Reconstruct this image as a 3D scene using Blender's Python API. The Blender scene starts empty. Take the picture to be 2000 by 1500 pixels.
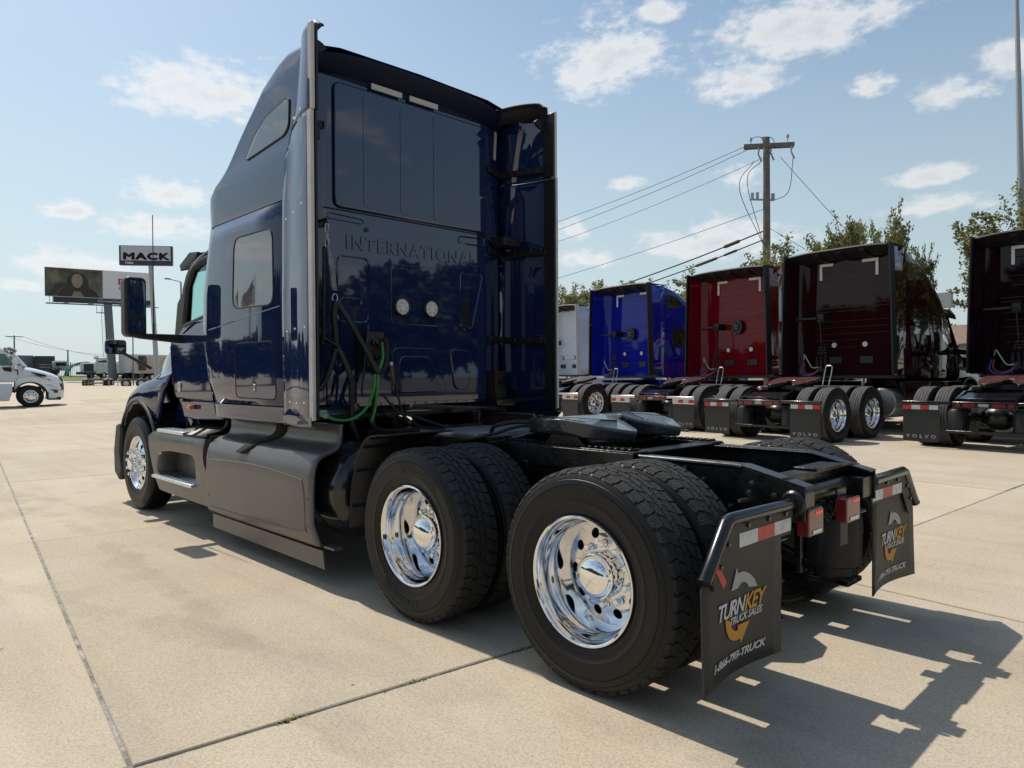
import bpy, math, random
import numpy as np
from mathutils import Vector, Matrix
rnd = random.Random(11)
S = bpy.context.scene
COL = S.collection
R = math.radians
PI = math.pi

# ------------------------------------------------------------------ camera
def make_camera():
    yaw, pitch, roll, f = -0.767, -0.011, -0.006, 1392.9
    fw = Vector((math.cos(yaw) * math.cos(pitch), math.sin(yaw) * math.cos(pitch), math.sin(pitch)))
    rt = Vector((math.sin(yaw), -math.cos(yaw), 0))
    up = rt.cross(fw)
    r2 = rt * math.cos(roll) + up * math.sin(roll)
    u2 = -rt * math.sin(roll) + up * math.cos(roll)
    cam = bpy.data.cameras.new('camera')
    o = bpy.data.objects.new('camera', cam)
    COL.objects.link(o)
    m = Matrix((r2, u2, -fw)).transposed().to_4x4()
    m.translation = Vector((-2.122, 3.655, 1.449))
    o.matrix_world = m
    cam.sensor_fit = 'HORIZONTAL'
    cam.sensor_width = 36.0
    cam.lens = f / 2000 * 36.0
    cam.clip_start = 0.05
    cam.clip_end = 6000
    S.camera = o
make_camera()

# ------------------------------------------------------------------ sky, sun, exposure
SUN_EL = math.atan2(1.0, 0.655)
SUN_AZ = R(2.0)              # measured from +X towards +Y
CLOUDS = [(-20.8, 20.0, 5.6, 2.2), (-51.8, 23.3, 5.0, 3.0), (-65.9, 24.0, 7.3, 2.3), (-61.5, 21.0, 3.6, 1.3),
          (-70.6, 19.7, 1.7, 1.1), (-75.3, 18.3, 2.9, 1.0), (-18.4, 12.9, 3.1, 1.2), (-12.4, 11.4, 1.5, 0.8),
          (-17.4, 10.6, 3.4, 1.2), (-73.8, 13.4, 2.7, 0.8), (-61.5, 14.6, 2.0, 1.1), (-53.0, 14.7, 1.6, 0.6),
          (-75.3, 11.4, 3.5, 0.8), (-48.9, 11.2, 1.7, 0.9), (-60.0, 10.0, 5.4, 1.6), (-12.0, 7.6, 4.2, 1.1),
          (-9.4, 6.1, 1.7, 0.6), (-79.0, 19.7, 2.0, 1.6), (-56.0, 26.2, 2.3, 1.0), (-50.0, 9.0, 2.6, 0.9)]
def make_world():
    w = bpy.data.worlds.new('World')
    S.world = w
    w.use_nodes = True
    nt = w.node_tree
    N, L = nt.nodes, nt.links
    for n in list(N):
        N.remove(n)
    out = N.new('ShaderNodeOutputWorld')
    bg = N.new('ShaderNodeBackground')
    bg.inputs['Strength'].default_value = 0.125
    L.new(bg.outputs[0], out.inputs[0])
    sky = N.new('ShaderNodeTexSky')
    sky.sky_type = 'NISHITA'
    sky.sun_disc = False
    sky.sun_elevation = SUN_EL
    sky.sun_rotation = PI / 2 - SUN_AZ
    sky.altitude = 150
    sky.air_density = 1.25
    sky.dust_density = 1.6
    sky.ozone_density = 1.2
    tc = N.new('ShaderNodeTexCoord')
    def mth(op, a, b=None, c=None, clamp=False):
        n = N.new('ShaderNodeMath')
        n.operation = op
        n.use_clamp = clamp
        for i, v in enumerate((a, b, c)):
            if v is None:
                continue
            if isinstance(v, (int, float)):
                n.inputs[i].default_value = v
            else:
                L.new(v, n.inputs[i])
        return n.outputs[0]
    sx = N.new('ShaderNodeSeparateXYZ')
    L.new(tc.outputs['Generated'], sx.inputs[0])
    az = mth('MULTIPLY', mth('ARCTAN2', sx.outputs[1], sx.outputs[0]), 180 / PI)
    el = mth('MULTIPLY', mth('ARCSINE', sx.outputs[2]), 180 / PI)
    def noise(scale, detail, rough, stretch=2.2, off=0.0):
        mp = N.new('ShaderNodeMapping')
        mp.inputs['Scale'].default_value = (1, 1, stretch)
        mp.inputs['Location'].default_value = (off, off * .7, 0)
        L.new(tc.outputs['Generated'], mp.inputs[0])
        n = N.new('ShaderNodeTexNoise')
        n.inputs['Scale'].default_value = scale
        n.inputs['Detail'].default_value = detail
        n.inputs['Roughness'].default_value = rough
        L.new(mp.outputs[0], n.inputs[0])
        return n.outputs[0]
    n1 = noise(15, 9, .62)
    n2 = noise(48, 8, .62, 1.8, 3.0)
    tot = None
    for a, e, wd, h in CLOUDS:
        da = mth('MULTIPLY', mth('SUBTRACT', az, a), 1 / (wd * .98))
        de = mth('SUBTRACT', el, e)
        up = mth('MULTIPLY', mth('MAXIMUM', de, 0.0), 1 / (h * 1.05))
        dn = mth('MULTIPLY', mth('MINIMUM', de, 0.0), 1 / (h * .75))
        d = mth('SQRT', mth('ADD', mth('MULTIPLY', da, da), mth('ADD', mth('MULTIPLY', up, up), mth('MULTIPLY', dn, dn))))
        f = mth('SUBTRACT', 1.0, d)
        tot = f if tot is None else mth('MAXIMUM', tot, f)
    # clouds of the same kind over the rest of the sky
    low = noise(4.5, 3, .5, 2.6, 9.0)
    inview = mth('MULTIPLY', mth('LESS_THAN', az, 0.0), mth('GREATER_THAN', az, -90.0))
    gen = mth('SUBTRACT', mth('MULTIPLY', mth('SUBTRACT', low, .60), 7.0), mth('MULTIPLY', inview, 8.0))
    tot = mth('MAXIMUM', tot, gen)
    nn = mth('ADD', mth('MULTIPLY', mth('SUBTRACT', n1, .5), 2.5), mth('MULTIPLY', mth('SUBTRACT', n2, .5), 1.5))
    tot = mth('MAXIMUM', tot, -1.6)
    dens = mth('ADD', tot, nn)
    mr = N.new('ShaderNodeMapRange')
    mr.interpolation_type = 'SMOOTHSTEP'
    mr.inputs['From Min'].default_value = -0.22
    mr.inputs['From Max'].default_value = 0.66
    mr.inputs['To Max'].default_value = 0.89
    L.new(dens, mr.inputs[0])
    above = mth('GREATER_THAN', el, 1.5)
    fac = mth('MULTIPLY', mr.outputs[0], above)
    # thick parts a touch greyer than the thin edges
    cr = N.new('ShaderNodeMix')
    cr.data_type = 'RGBA'
    cr.inputs['A'].default_value = (7.15, 7.3, 7.4, 1)
    cr.inputs['B'].default_value = (5.7, 6.0, 6.3, 1)
    L.new(mth('MULTIPLY', mth('SUBTRACT', dens, .5), 1.2, None, True), cr.inputs['Factor'])
    # milky summer air near the horizon
    hz = N.new('ShaderNodeMapRange')
    hz.interpolation_type = 'SMOOTHSTEP'
    hz.inputs['From Min'].default_value = 35.0
    hz.inputs['From Max'].default_value = -2.0
    hz.inputs['To Max'].default_value = 0.82
    L.new(el, hz.inputs[0])
    mh = N.new('ShaderNodeMix')
    mh.data_type = 'RGBA'
    mh.inputs['B'].default_value = (5.35, 6.35, 6.75, 1)
    L.new(hz.outputs[0], mh.inputs['Factor'])
    # haze is brighter towards the sun than away from it
    ca = mth('COSINE', mth('SUBTRACT', mth('MULTIPLY', az, PI / 180), SUN_AZ))
    hb = mth('ADD', mth('MULTIPLY', ca, .18), .785)
    hv = N.new('ShaderNodeVectorMath')
    hv.operation = 'SCALE'
    hv.inputs[0].default_value = (5.35, 6.35, 6.80)
    L.new(hb, hv.inputs['Scale'])
    L.new(hv.outputs[0], mh.inputs['B'])
    tint = N.new('ShaderNodeMix')
    tint.data_type = 'RGBA'
    tint.blend_type = 'MULTIPLY'
    tint.inputs['Factor'].default_value = 1
    tint.inputs['B'].default_value = (.90, .97, .96, 1)
    L.new(sky.outputs[0], tint.inputs['A'])
    L.new(tint.outputs['Result'], mh.inputs['A'])
    mx = N.new('ShaderNodeMix')
    mx.data_type = 'RGBA'
    L.new(fac, mx.inputs['Factor'])
    L.new(mh.outputs['Result'], mx.inputs['A'])
    cs = N.new('ShaderNodeVectorMath')
    cs.operation = 'SCALE'
    L.new(cr.outputs['Result'], cs.inputs[0])
    L.new(mth('ADD', mth('MULTIPLY', ca, .14), .86), cs.inputs['Scale'])
    L.new(cs.outputs[0], mx.inputs['B'])
    L.new(mx.outputs['Result'], bg.inputs['Color'])
make_world()
def make_sun():
    l = bpy.data.lights.new('sun', 'SUN')
    l.energy = 4.1
    l.angle = R(0.55)
    l.color = (1.0, 0.93, 0.82)
    o = bpy.data.objects.new('sun', l)
    COL.objects.link(o)
    d = Vector((math.cos(SUN_EL) * math.cos(SUN_AZ), math.cos(SUN_EL) * math.sin(SUN_AZ), math.sin(SUN_EL)))
    o.rotation_euler = d.to_track_quat('Z', 'Y').to_euler()
    o.location = d * 50
make_sun()
S.view_settings.view_transform = 'Standard'
S.view_settings.look = 'None'
S.view_settings.exposure = 0.0
S.view_settings.gamma = 1.0
S.view_settings.use_curve_mapping = False

# ------------------------------------------------------------------ materials
def mat(name, col, rough=.5, metal=0, coat=0, spec=.5, ior=1.5, var=0, vscale=4, bump=0, bscale=60, rvar=0, emit=None, estr=0, coat_rough=.03, coat_ior=1.5):
    m = bpy.data.materials.new(name)
    m.use_nodes = True
    nt = m.node_tree
    b = nt.nodes['Principled BSDF']
    I = b.inputs
    I['Base Color'].default_value = (*col, 1)
    I['Roughness'].default_value = rough
    I['Metallic'].default_value = metal
    I['IOR'].default_value = ior
    I['Specular IOR Level'].default_value = spec
    I['Coat Weight'].default_value = coat
    I['Coat Roughness'].default_value = coat_rough
    I['Coat IOR'].default_value = coat_ior
    if emit:
        I['Emission Color'].default_value = (*emit, 1)
        I['Emission Strength'].default_value = estr
    if var or bump or rvar:
        tc = nt.nodes.new('ShaderNodeTexCoord')
    if var or rvar:
        n = nt.nodes.new('ShaderNodeTexNoise')
        n.inputs['Scale'].default_value = vscale
        n.inputs['Detail'].default_value = 6
        n.inputs['Roughness'].default_value = .65
        nt.links.new(tc.outputs['Object'], n.inputs[0])
        if var:
            r = nt.nodes.new('ShaderNodeMix')
            r.data_type = 'RGBA'
            r.inputs['A'].default_value = (*[c * (1 - var) for c in col], 1)
            r.inputs['B'].default_value = (*[min(1, c * (1 + var)) for c in col], 1)
            s = nt.nodes.new('ShaderNodeMapRange')
            s.inputs['From Min'].default_value = .3
            s.inputs['From Max'].default_value = .7
            nt.links.new(n.outputs[0], s.inputs[0])
            nt.links.new(s.outputs[0], r.inputs['Factor'])
            nt.links.new(r.outputs['Result'], I['Base Color'])
        if rvar:
            s2 = nt.nodes.new('ShaderNodeMapRange')
            s2.inputs['From Min'].default_value = .3
            s2.inputs['From Max'].default_value = .7
            s2.inputs['To Min'].default_value = max(0, rough - rvar)
            s2.inputs['To Max'].default_value = min(1, rough + rvar)
            nt.links.new(n.outputs[0], s2.inputs[0])
            nt.links.new(s2.outputs[0], I['Roughness'])
    if bump:
        n2 = nt.nodes.new('ShaderNodeTexNoise')
        n2.inputs['Scale'].default_value = bscale
        n2.inputs['Detail'].default_value = 4
        nt.links.new(tc.outputs['Object'], n2.inputs[0])
        bp = nt.nodes.new('ShaderNodeBump')
        bp.inputs['Strength'].default_value = bump
        bp.inputs['Distance'].default_value = .01
        nt.links.new(n2.outputs[0], bp.inputs['Height'])
        nt.links.new(bp.outputs[0], I['Normal'])
    return m

M = {}
def paint(name, col, metal=.25, cior=1.75):
    M[name] = mat(name, col, .35, metal, 1.0, spec=.0, coat_rough=.028, coat_ior=cior, bump=.03, bscale=2.2)
paint('navy_paint', (.0078, .0185, .070), 0, 1.82)
M['navy_lip_shade'] = mat('navy_lip_shade', (.0055, .0095, .028), .55, spec=.2)  # darker, uncoated navy that puts the underside shade into the lip colour
paint('blue_paint', (.008, .016, .30), 0, 1.40)
paint('red_paint', (.165, .004, .010), 0, 1.36)
paint('maroon_paint', (.022, .0025, .0055), 0, 1.36)
paint('plum_paint', (.010, .0022, .007), 0, 1.36)
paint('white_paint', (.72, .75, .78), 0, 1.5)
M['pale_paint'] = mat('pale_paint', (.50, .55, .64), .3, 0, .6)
M['black_gloss'] = mat('black_gloss', (.006, .006, .007), .22, 0, .4, var=.3, vscale=8, rvar=.1)
M['black_frame'] = mat('black_frame', (.0055, .0055, .006), .33, 0, .15, var=.5, vscale=9, rvar=.15, bump=.25, bscale=40)
M['black_plastic'] = mat('black_plastic', (.011, .011, .012), .46, bump=.1, bscale=220)
M['black_rubber'] = mat('black_rubber', (.011, .011, .0115), .6, var=.25, vscale=10)
M['tyre_rubber'] = mat('tyre_rubber', (.0062, .0059, .0057), .45, spec=.32, var=.35, vscale=7, bump=.1, bscale=160, rvar=.08)
M['tread_rubber'] = mat('tread_rubber', (.017, .017, .017), .78, var=.45, vscale=16, bump=.5, bscale=120)
M['dusty_tread'] = mat('dusty_tread', (.085, .08, .075), .85, var=.3, vscale=12, bump=.4, bscale=80)
M['letter_rubber'] = mat('letter_rubber', (.004, .004, .004), .6)
M['polished_metal'] = mat('polished_metal', (.82, .82, .83), .095, 1.0, var=.06, rvar=.04, vscale=14)
M['chrome'] = mat('chrome', (.9, .9, .9), .02, 1.0)
M['dull_metal'] = mat('dull_metal', (.55, .55, .55), .35, 1.0, var=.2, vscale=20)
M['tread_metal'] = mat('tread_metal', (.74, .74, .73), .3, 1.0, var=.15, vscale=30)
M['steel_bar'] = mat('steel_bar', (.62, .62, .6), .25, 1.0, var=.12, vscale=12)
M['skirt_grey'] = mat('skirt_grey', (.108, .101, .093), .36, .2, .2, var=.1, vscale=3, rvar=.06, coat_rough=.25)
M['deck_metal'] = mat('deck_metal', (.60, .62, .64), .38, .9, var=.2, vscale=12)
M['trim_grey'] = mat('trim_grey', (.52, .50, .48), .5, 0, var=.12, vscale=6)
M['fifth_wheel_black'] = mat('fifth_wheel_black', (.024, .030, .037), .24, .1, .4, var=.3, vscale=10, rvar=.12, bump=.35, bscale=35)
M['grease_red'] = mat('grease_red', (.11, .045, .04), .3, .1, .3, var=.95, vscale=16, bump=1.0, bscale=22)
M['flap_grey'] = mat('flap_grey', (.030, .029, .027), .55, var=.2, vscale=3, bump=.12, bscale=12)
M['flap_black'] = mat('flap_black', (.016, .016, .017), .55, var=.2, vscale=4)
M['print_white'] = mat('print_white', (.60, .61, .62), .6)
M['print_silver'] = mat('print_silver', (.36, .37, .38), .55)
M['print_orange'] = mat('print_orange', (.58, .27, .03), .6)
M['tape_white'] = mat('tape_white', (.52, .54, .55), .35, var=.25, vscale=18)
M['tape_red'] = mat('tape_red', (.45, .03, .02), .35, var=.3, vscale=18)
M['tape_grey'] = mat('tape_grey', (.46, .45, .42), .5)
M['lamp_red'] = mat('lamp_red', (.15, .016, .016), .25, 0, .5, var=.2, vscale=30)
M['led_red'] = mat('led_red', (.6, .02, .02), .3, emit=(1, .05, .04), estr=.9)
M['lamp_white'] = mat('lamp_white', (.62, .60, .52), .3, 0, .6, var=.12, vscale=60)
M['lamp_clear'] = mat('lamp_clear', (.55, .56, .57), .15, .2, .5)
M['amber'] = mat('amber', (.62, .17, .02), .2, 0, .6)
M['green_hose'] = mat('green_hose', (.06, .28, .055), .4)
M['red_hose'] = mat('red_hose', (.35, .03, .03), .4)
M['blue_hose'] = mat('blue_hose', (.03, .06, .33), .4)
M['pale_green_hose'] = mat('pale_green_hose', (.28, .45, .30), .4)
M['mirror_glass'] = mat('mirror_glass', (.62, .65, .67), .03, 1.0)
M['dark_glass'] = mat('dark_glass', (.020, .024, .022), .02, 0, 1.0, ior=1.45, coat_ior=1.62)
M['trim_black'] = mat('trim_black', (.0045, .0045, .005), .62, var=.3, vscale=6)
M['mark_white'] = mat('mark_white', (.74, .75, .75), .4)
M['lamp_dim_red'] = mat('lamp_dim_red', (.16, .010, .012), .2, 0, .5)
M['lamp_grey'] = mat('lamp_grey', (.30, .31, .32), .2, .2, .4)
M['bolt_metal'] = mat('bolt_metal', (.10, .10, .10), .35, .8, var=.5, vscale=30)
M['scuff'] = mat('scuff', (.34, .33, .31), .7)
M['door_glass'] = mat('door_glass', (.13, .20, .185), .03, 0, 1.0)
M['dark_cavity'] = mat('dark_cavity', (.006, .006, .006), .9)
def glass(name, tint, mixf=.22):
    m = bpy.data.materials.new(name)
    m.use_nodes = True
    nt = m.node_tree
    for n in list(nt.nodes):
        nt.nodes.remove(n)
    o = nt.nodes.new('ShaderNodeOutputMaterial')
    t = nt.nodes.new('ShaderNodeBsdfTransparent')
    t.inputs[0].default_value = (*tint, 1)
    g = nt.nodes.new('ShaderNodeBsdfGlossy')
    g.inputs['Roughness'].default_value = .01
    fr = nt.nodes.new('ShaderNodeFresnel')
    fr.inputs[0].default_value = 1.6
    mx = nt.nodes.new('ShaderNodeMixShader')
    nt.links.new(fr.outputs[0], mx.inputs[0])
    nt.links.new(t.outputs[0], mx.inputs[1])
    nt.links.new(g.outputs[0], mx.inputs[2])
    nt.links.new(mx.outputs[0], o.inputs[0])
    M[name] = m
glass('teal_glass', (.62, .86, .84))

# ------------------------------------------------------------------ mesh helpers
class MB:
    def __init__(s):
        s.v, s.f, s.mi = [], [], []
        s.m = 0
    def quad(s, *p):
        b = len(s.v)
        s.v += [tuple(q) for q in p]
        s.f.append(tuple(range(b, b + len(p))))
        s.mi.append(s.m)
        return s
    def add(s, vs, fs):
        b = len(s.v)
        s.v += [tuple(q) for q in vs]
        for f in fs:
            s.f.append(tuple(b + i for i in f))
            s.mi.append(s.m)
        return s
    def box(s, x0, x1, y0, y1, z0, z1):
        vs = [(x, y, z) for x in (x0, x1) for y in (y0, y1) for z in (z0, z1)]
        return s.add(vs, [(0, 1, 3, 2), (4, 6, 7, 5), (0, 4, 5, 1), (2, 3, 7, 6), (0, 2, 6, 4), (1, 5, 7, 3)])
    def obox(s, c, size, rot=None):
        h = [k / 2 for k in size]
        vs = [Vector((x, y, z)) for x in (-h[0], h[0]) for y in (-h[1], h[1]) for z in (-h[2], h[2])]
        if rot is not None:
            vs = [rot @ q for q in vs]
        vs = [q + Vector(c) for q in vs]
        return s.add(vs, [(0, 1, 3, 2), (4, 6, 7, 5), (0, 4, 5, 1), (2, 3, 7, 6), (0, 2, 6, 4), (1, 5, 7, 3)])
    def beam(s, p, q, w, h, up=(0, 0, 1)):
        p, q = Vector(p), Vector(q)
        d = (q - p)
        l = d.length
        d.normalize()
        u = Vector(up)
        sd = d.cross(u)
        if sd.length < 1e-4:
            sd = d.cross(Vector((1, 0, 0)))
        sd.normalize()
        u = sd.cross(d)
        vs = []
        for t in (0, l):
            for a in (-w / 2, w / 2):
                for b in (-h / 2, h / 2):
                    vs.append(p + d * t + sd * a + u * b)
        return s.add(vs, [(0, 1, 3, 2), (4, 6, 7, 5), (0, 4, 5, 1), (2, 3, 7, 6), (0, 2, 6, 4), (1, 5, 7, 3)])
    def tube(s, pts, r, n=8, cap=True, closed=False):
        pts = [Vector(q) for q in pts]
        k = len(pts)
        rr = r if isinstance(r, (list, tuple)) else [r] * k
        rings = []
        pn = None
        for i, q in enumerate(pts):
            a = pts[(i - 1) % k] if (closed or i > 0) else q
            b = pts[(i + 1) % k] if (closed or i < k - 1) else q
            d = (b - a)
            if d.length < 1e-9:
                d = Vector((0, 0, 1))
            d.normalize()
            if pn is None:
                x = d.cross(Vector((0, 0, 1)))
                if x.length < 1e-3:
                    x = d.cross(Vector((0, 1, 0)))
                x.normalize()
            else:
                x = pn - d * pn.dot(d)
                if x.length < 1e-5:
                    x = d.cross(Vector((0, 0, 1)))
                x.normalize()
            pn = x
            y = d.cross(x)
            rings.append([q + x * (math.cos(2 * PI * j / n) * rr[i]) + y * (math.sin(2 * PI * j / n) * rr[i]) for j in range(n)])
        vs = [q for rg in rings for q in rg]
        fs = []
        m = k if closed else k - 1
        for i in range(m):
            i2 = (i + 1) % k
            for j in range(n):
                j2 = (j + 1) % n
                fs.append((i * n + j, i * n + j2, i2 * n + j2, i2 * n + j))
        if cap and not closed:
            fs.append(tuple(reversed(range(n))))
            fs.append(tuple((k - 1) * n + j for j in range(n)))
        return s.add(vs, fs)
    def lathe(s, prof, n=48, axis='y', c=(0, 0, 0), capa=False, capb=False):
        # prof: list of (radius, along)
        vs = []
        for r, a in prof:
            for j in range(n):
                t = 2 * PI * j / n
                u, w = r * math.cos(t), r * math.sin(t)
                if axis == 'y':
                    p = (u, a, w)
                elif axis == 'x':
                    p = (a, u, w)
                else:
                    p = (u, w, a)
                vs.append((p[0] + c[0], p[1] + c[1], p[2] + c[2]))
        fs = []
        for i in range(len(prof) - 1):
            for j in range(n):
                j2 = (j + 1) % n
                fs.append((i * n + j, i * n + j2, (i + 1) * n + j2, (i + 1) * n + j))
        if capa:
            fs.append(tuple(range(n)))
        if capb:
            fs.append(tuple((len(prof) - 1) * n + j for j in range(n)))
        return s.add(vs, fs)
    def prism(s, poly, axis, a0, a1):
        # poly: 2-D points in the plane across `axis`; x:(y,z) y:(x,z) z:(x,y)
        def P(q, a):
            return (a, q[0], q[1]) if axis == 'x' else (q[0], a, q[1]) if axis == 'y' else (q[0], q[1], a)
        n = len(poly)
        vs = [P(q, a0) for q in poly] + [P(q, a1) for q in poly]
        fs = [tuple(reversed(range(n))), tuple(range(n, 2 * n))]
        for i in range(n):
            j = (i + 1) % n
            fs.append((i, j, n + j, n + i))
        return s.add(vs, fs)
    def grid(s, rows, closed=False):
        nu, nv = len(rows), len(rows[0])
        vs = [q for r in rows for q in r]
        fs = []
        for i in range(nu - 1):
            for j in range(nv if closed else nv - 1):
                j2 = (j + 1) % nv
                fs.append((i * nv + j, i * nv + j2, (i + 1) * nv + j2, (i + 1) * nv + j))
        return s.add(vs, fs)
    def mesh(s, name, mats, angle=32, recalc=True):
        me = bpy.data.meshes.new(name)
        me.from_pydata(s.v, [], s.f)
        if not isinstance(mats, (list, tuple)):
            mats = [mats]
        for m in mats:
            me.materials.append(M[m] if isinstance(m, str) else m)
        if len(mats) > 1:
            me.polygons.foreach_set('material_index', s.mi)
        if recalc:
            import bmesh
            bm = bmesh.new()
            bm.from_mesh(me)
            bmesh.ops.recalc_face_normals(bm, faces=bm.faces)
            bm.to_mesh(me)
            bm.free()
        if angle:
            me.shade_smooth()
            me.set_sharp_from_angle(angle=R(angle))
        me.update()
        return me

def link(name, me, parent=None, loc=None, rot=None, **props):
    o = bpy.data.objects.new(name, me)
    COL.objects.link(o)
    if parent is not None:
        o.parent = parent
    if loc is not None:
        o.location = loc
    if rot is not None:
        o.rotation_euler = rot
    for k, v in props.items():
        o[k] = v
    return o
def obj(name, mb, mats, parent=None, bevel=0, seg=2, solid=0, angle=32, subd=0, recalc=True, **props):
    o = link(name, mb.mesh(name, mats, angle, recalc), parent, **props)
    mods(o, bevel, seg, solid, subd)
    return o
def mods(o, bevel=0, seg=2, solid=0, subd=0):
    if subd:
        b = o.modifiers.new('sub', 'SUBSURF')
        b.levels = b.render_levels = subd
    if solid:
        b = o.modifiers.new('thick', 'SOLIDIFY')
        b.thickness = solid
        b.offset = -1
    if bevel:
        b = o.modifiers.new('edge', 'BEVEL')
        b.width = bevel
        b.segments = seg
        b.limit_method = 'ANGLE'
        b.angle_limit = R(35)
        b.harden_normals = False
def thing(name, label, cat, loc=(0, 0, 0), rz=0, group=None):
    o = bpy.data.objects.new(name, None)
    o.empty_display_size = .3
    COL.objects.link(o)
    o.location = loc
    o.rotation_euler = (0, 0, rz)
    tag(o, label, cat, group)
    return o
def tag(o, label, cat, group=None):
    o['label'] = label
    o['category'] = cat
    if group:
        o['group'] = group
    return o
def rrect(cx, cy, w, h, r, n=5):
    pts = []
    for sx, sy, a0 in ((1, 1, 0), (-1, 1, 90), (-1, -1, 180), (1, -1, 270)):
        for i in range(n + 1):
            a = R(a0 + 90 * i / n)
            pts.append((cx + sx * (w / 2 - r) + r * math.cos(a), cy + sy * (h / 2 - r) + r * math.sin(a)))
    return pts
def round_poly(poly, r, n=4):
    out = []
    k = len(poly)
    for i in range(k):
        p, a, b = Vector(poly[i]), Vector(poly[i - 1]), Vector(poly[(i + 1) % k])
        da, db = (a - p), (b - p)
        rr = min(r, da.length * .45, db.length * .45)
        p0, p1 = p + da.normalized() * rr, p + db.normalized() * rr
        for j in range(n + 1):
            t = j / n
            out.append(tuple((1 - t) ** 2 * p0 + 2 * t * (1 - t) * p + t * t * p1))
    return out
def lerp(a, b, t):
    return a + (b - a) * t
def interp(x, xs, ys):
    return float(np.interp(x, xs, ys))
def smooth(t):
    t = max(0.0, min(1.0, t))
    return t * t * (3 - 2 * t)
def spline(pts, n=8):
    pts = [Vector(p) for p in pts]
    P = [pts[0] * 2 - pts[1]] + pts + [pts[-1] * 2 - pts[-2]]
    out = []
    for i in range(1, len(P) - 2):
        a, b, c, d = P[i - 1], P[i], P[i + 1], P[i + 2]
        for j in range(n):
            t = j / n
            out.append(.5 * ((2 * b) + (c - a) * t + (2 * a - 5 * b + 4 * c - d) * t * t + (3 * b - a - 3 * c + d) * t ** 3))
    out.append(pts[-1])
    return out

def text_geo(body, size=1.0, align='CENTER', bold=0.0, shear=0.0, spacing=1.0, extrude=0.0, bevel=0.0, sx=1.0):
    c = bpy.data.curves.new('t', 'FONT')
    c.body = body
    c.size = size
    c.align_x = align
    c.offset = bold
    c.shear = shear
    c.space_character = spacing
    c.extrude = extrude
    c.bevel_depth = bevel
    c.resolution_u = 3
    o = bpy.data.objects.new('t', c)
    COL.objects.link(o)
    dg = bpy.context.evaluated_depsgraph_get()
    me = bpy.data.meshes.new_from_object(o.evaluated_get(dg))
    vs = [(v.co.x * sx, v.co.y, v.co.z) for v in me.vertices]
    fs = [tuple(p.vertices) for p in me.polygons]
    bpy.data.objects.remove(o)
    bpy.data.curves.remove(c)
    bpy.data.meshes.remove(me)
    return vs, fs
def embolden(geo, d):
    vs, fs = geo
    n = len(vs)
    out, of = [], []
    for k, (a, c) in enumerate(((0, 0), (d, 0), (d / 2, d * .4), (d / 2, -d * .4))):
        out += [(x + a - d / 2, y + c, z + .0006 * k) for x, y, z in vs]
        of += [tuple(i + n * k for i in f) for f in fs]
    return out, of
T_INTERNATIONAL = text_geo('INTERNATIONAL', .150, bold=.002, spacing=1.22, extrude=.0022, bevel=.003)
T_TURN = text_geo('TURN', .108, 'RIGHT', bold=.0022, shear=.25, spacing=.86, sx=.80)
T_KEY = text_geo('KEY', .108, 'LEFT', bold=.0022, shear=.25, spacing=.86, sx=.80)
T_SALES = text_geo('TRUCK SALES', .058, 'RIGHT', bold=.0009, shear=.25, spacing=.92, sx=.80)
T_PHONE = text_geo('1-866-793-TRUCK', .070, bold=.0022, shear=.25, spacing=.95, sx=.80)
T_VOLVO = embolden(text_geo('VOLVO', .078, spacing=1.75, sx=1.25), .0035)
T_MACK = embolden(embolden(text_geo('MACK', 1.15, sx=1.55, spacing=1.13), .10), .13)
T_DALLAS = text_geo('Dallas', .42, 'LEFT', bold=.012)
T_SM = text_geo('SM', 1.0, 'LEFT', bold=.015)
T_PAS = text_geo('Pass', .62, 'LEFT', bold=.01)
T_STRIP = text_geo('ICCrownCinemas', .46, 'LEFT', bold=.004)
T_TYRE = text_geo('BFGoodrich', .074, bold=.0034, spacing=1.05)
T_LT = text_geo('LT', .06, bold=.002)

# ------------------------------------------------------------------ ground height
LOT = R(-5.7)
def hgt(x, y):
    return .2 * smooth((-y - 1.5) / 7.5) + .006 * min(max(0, x - 16), 67) + .03 * min(max(0, x - 83), 43)
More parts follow.
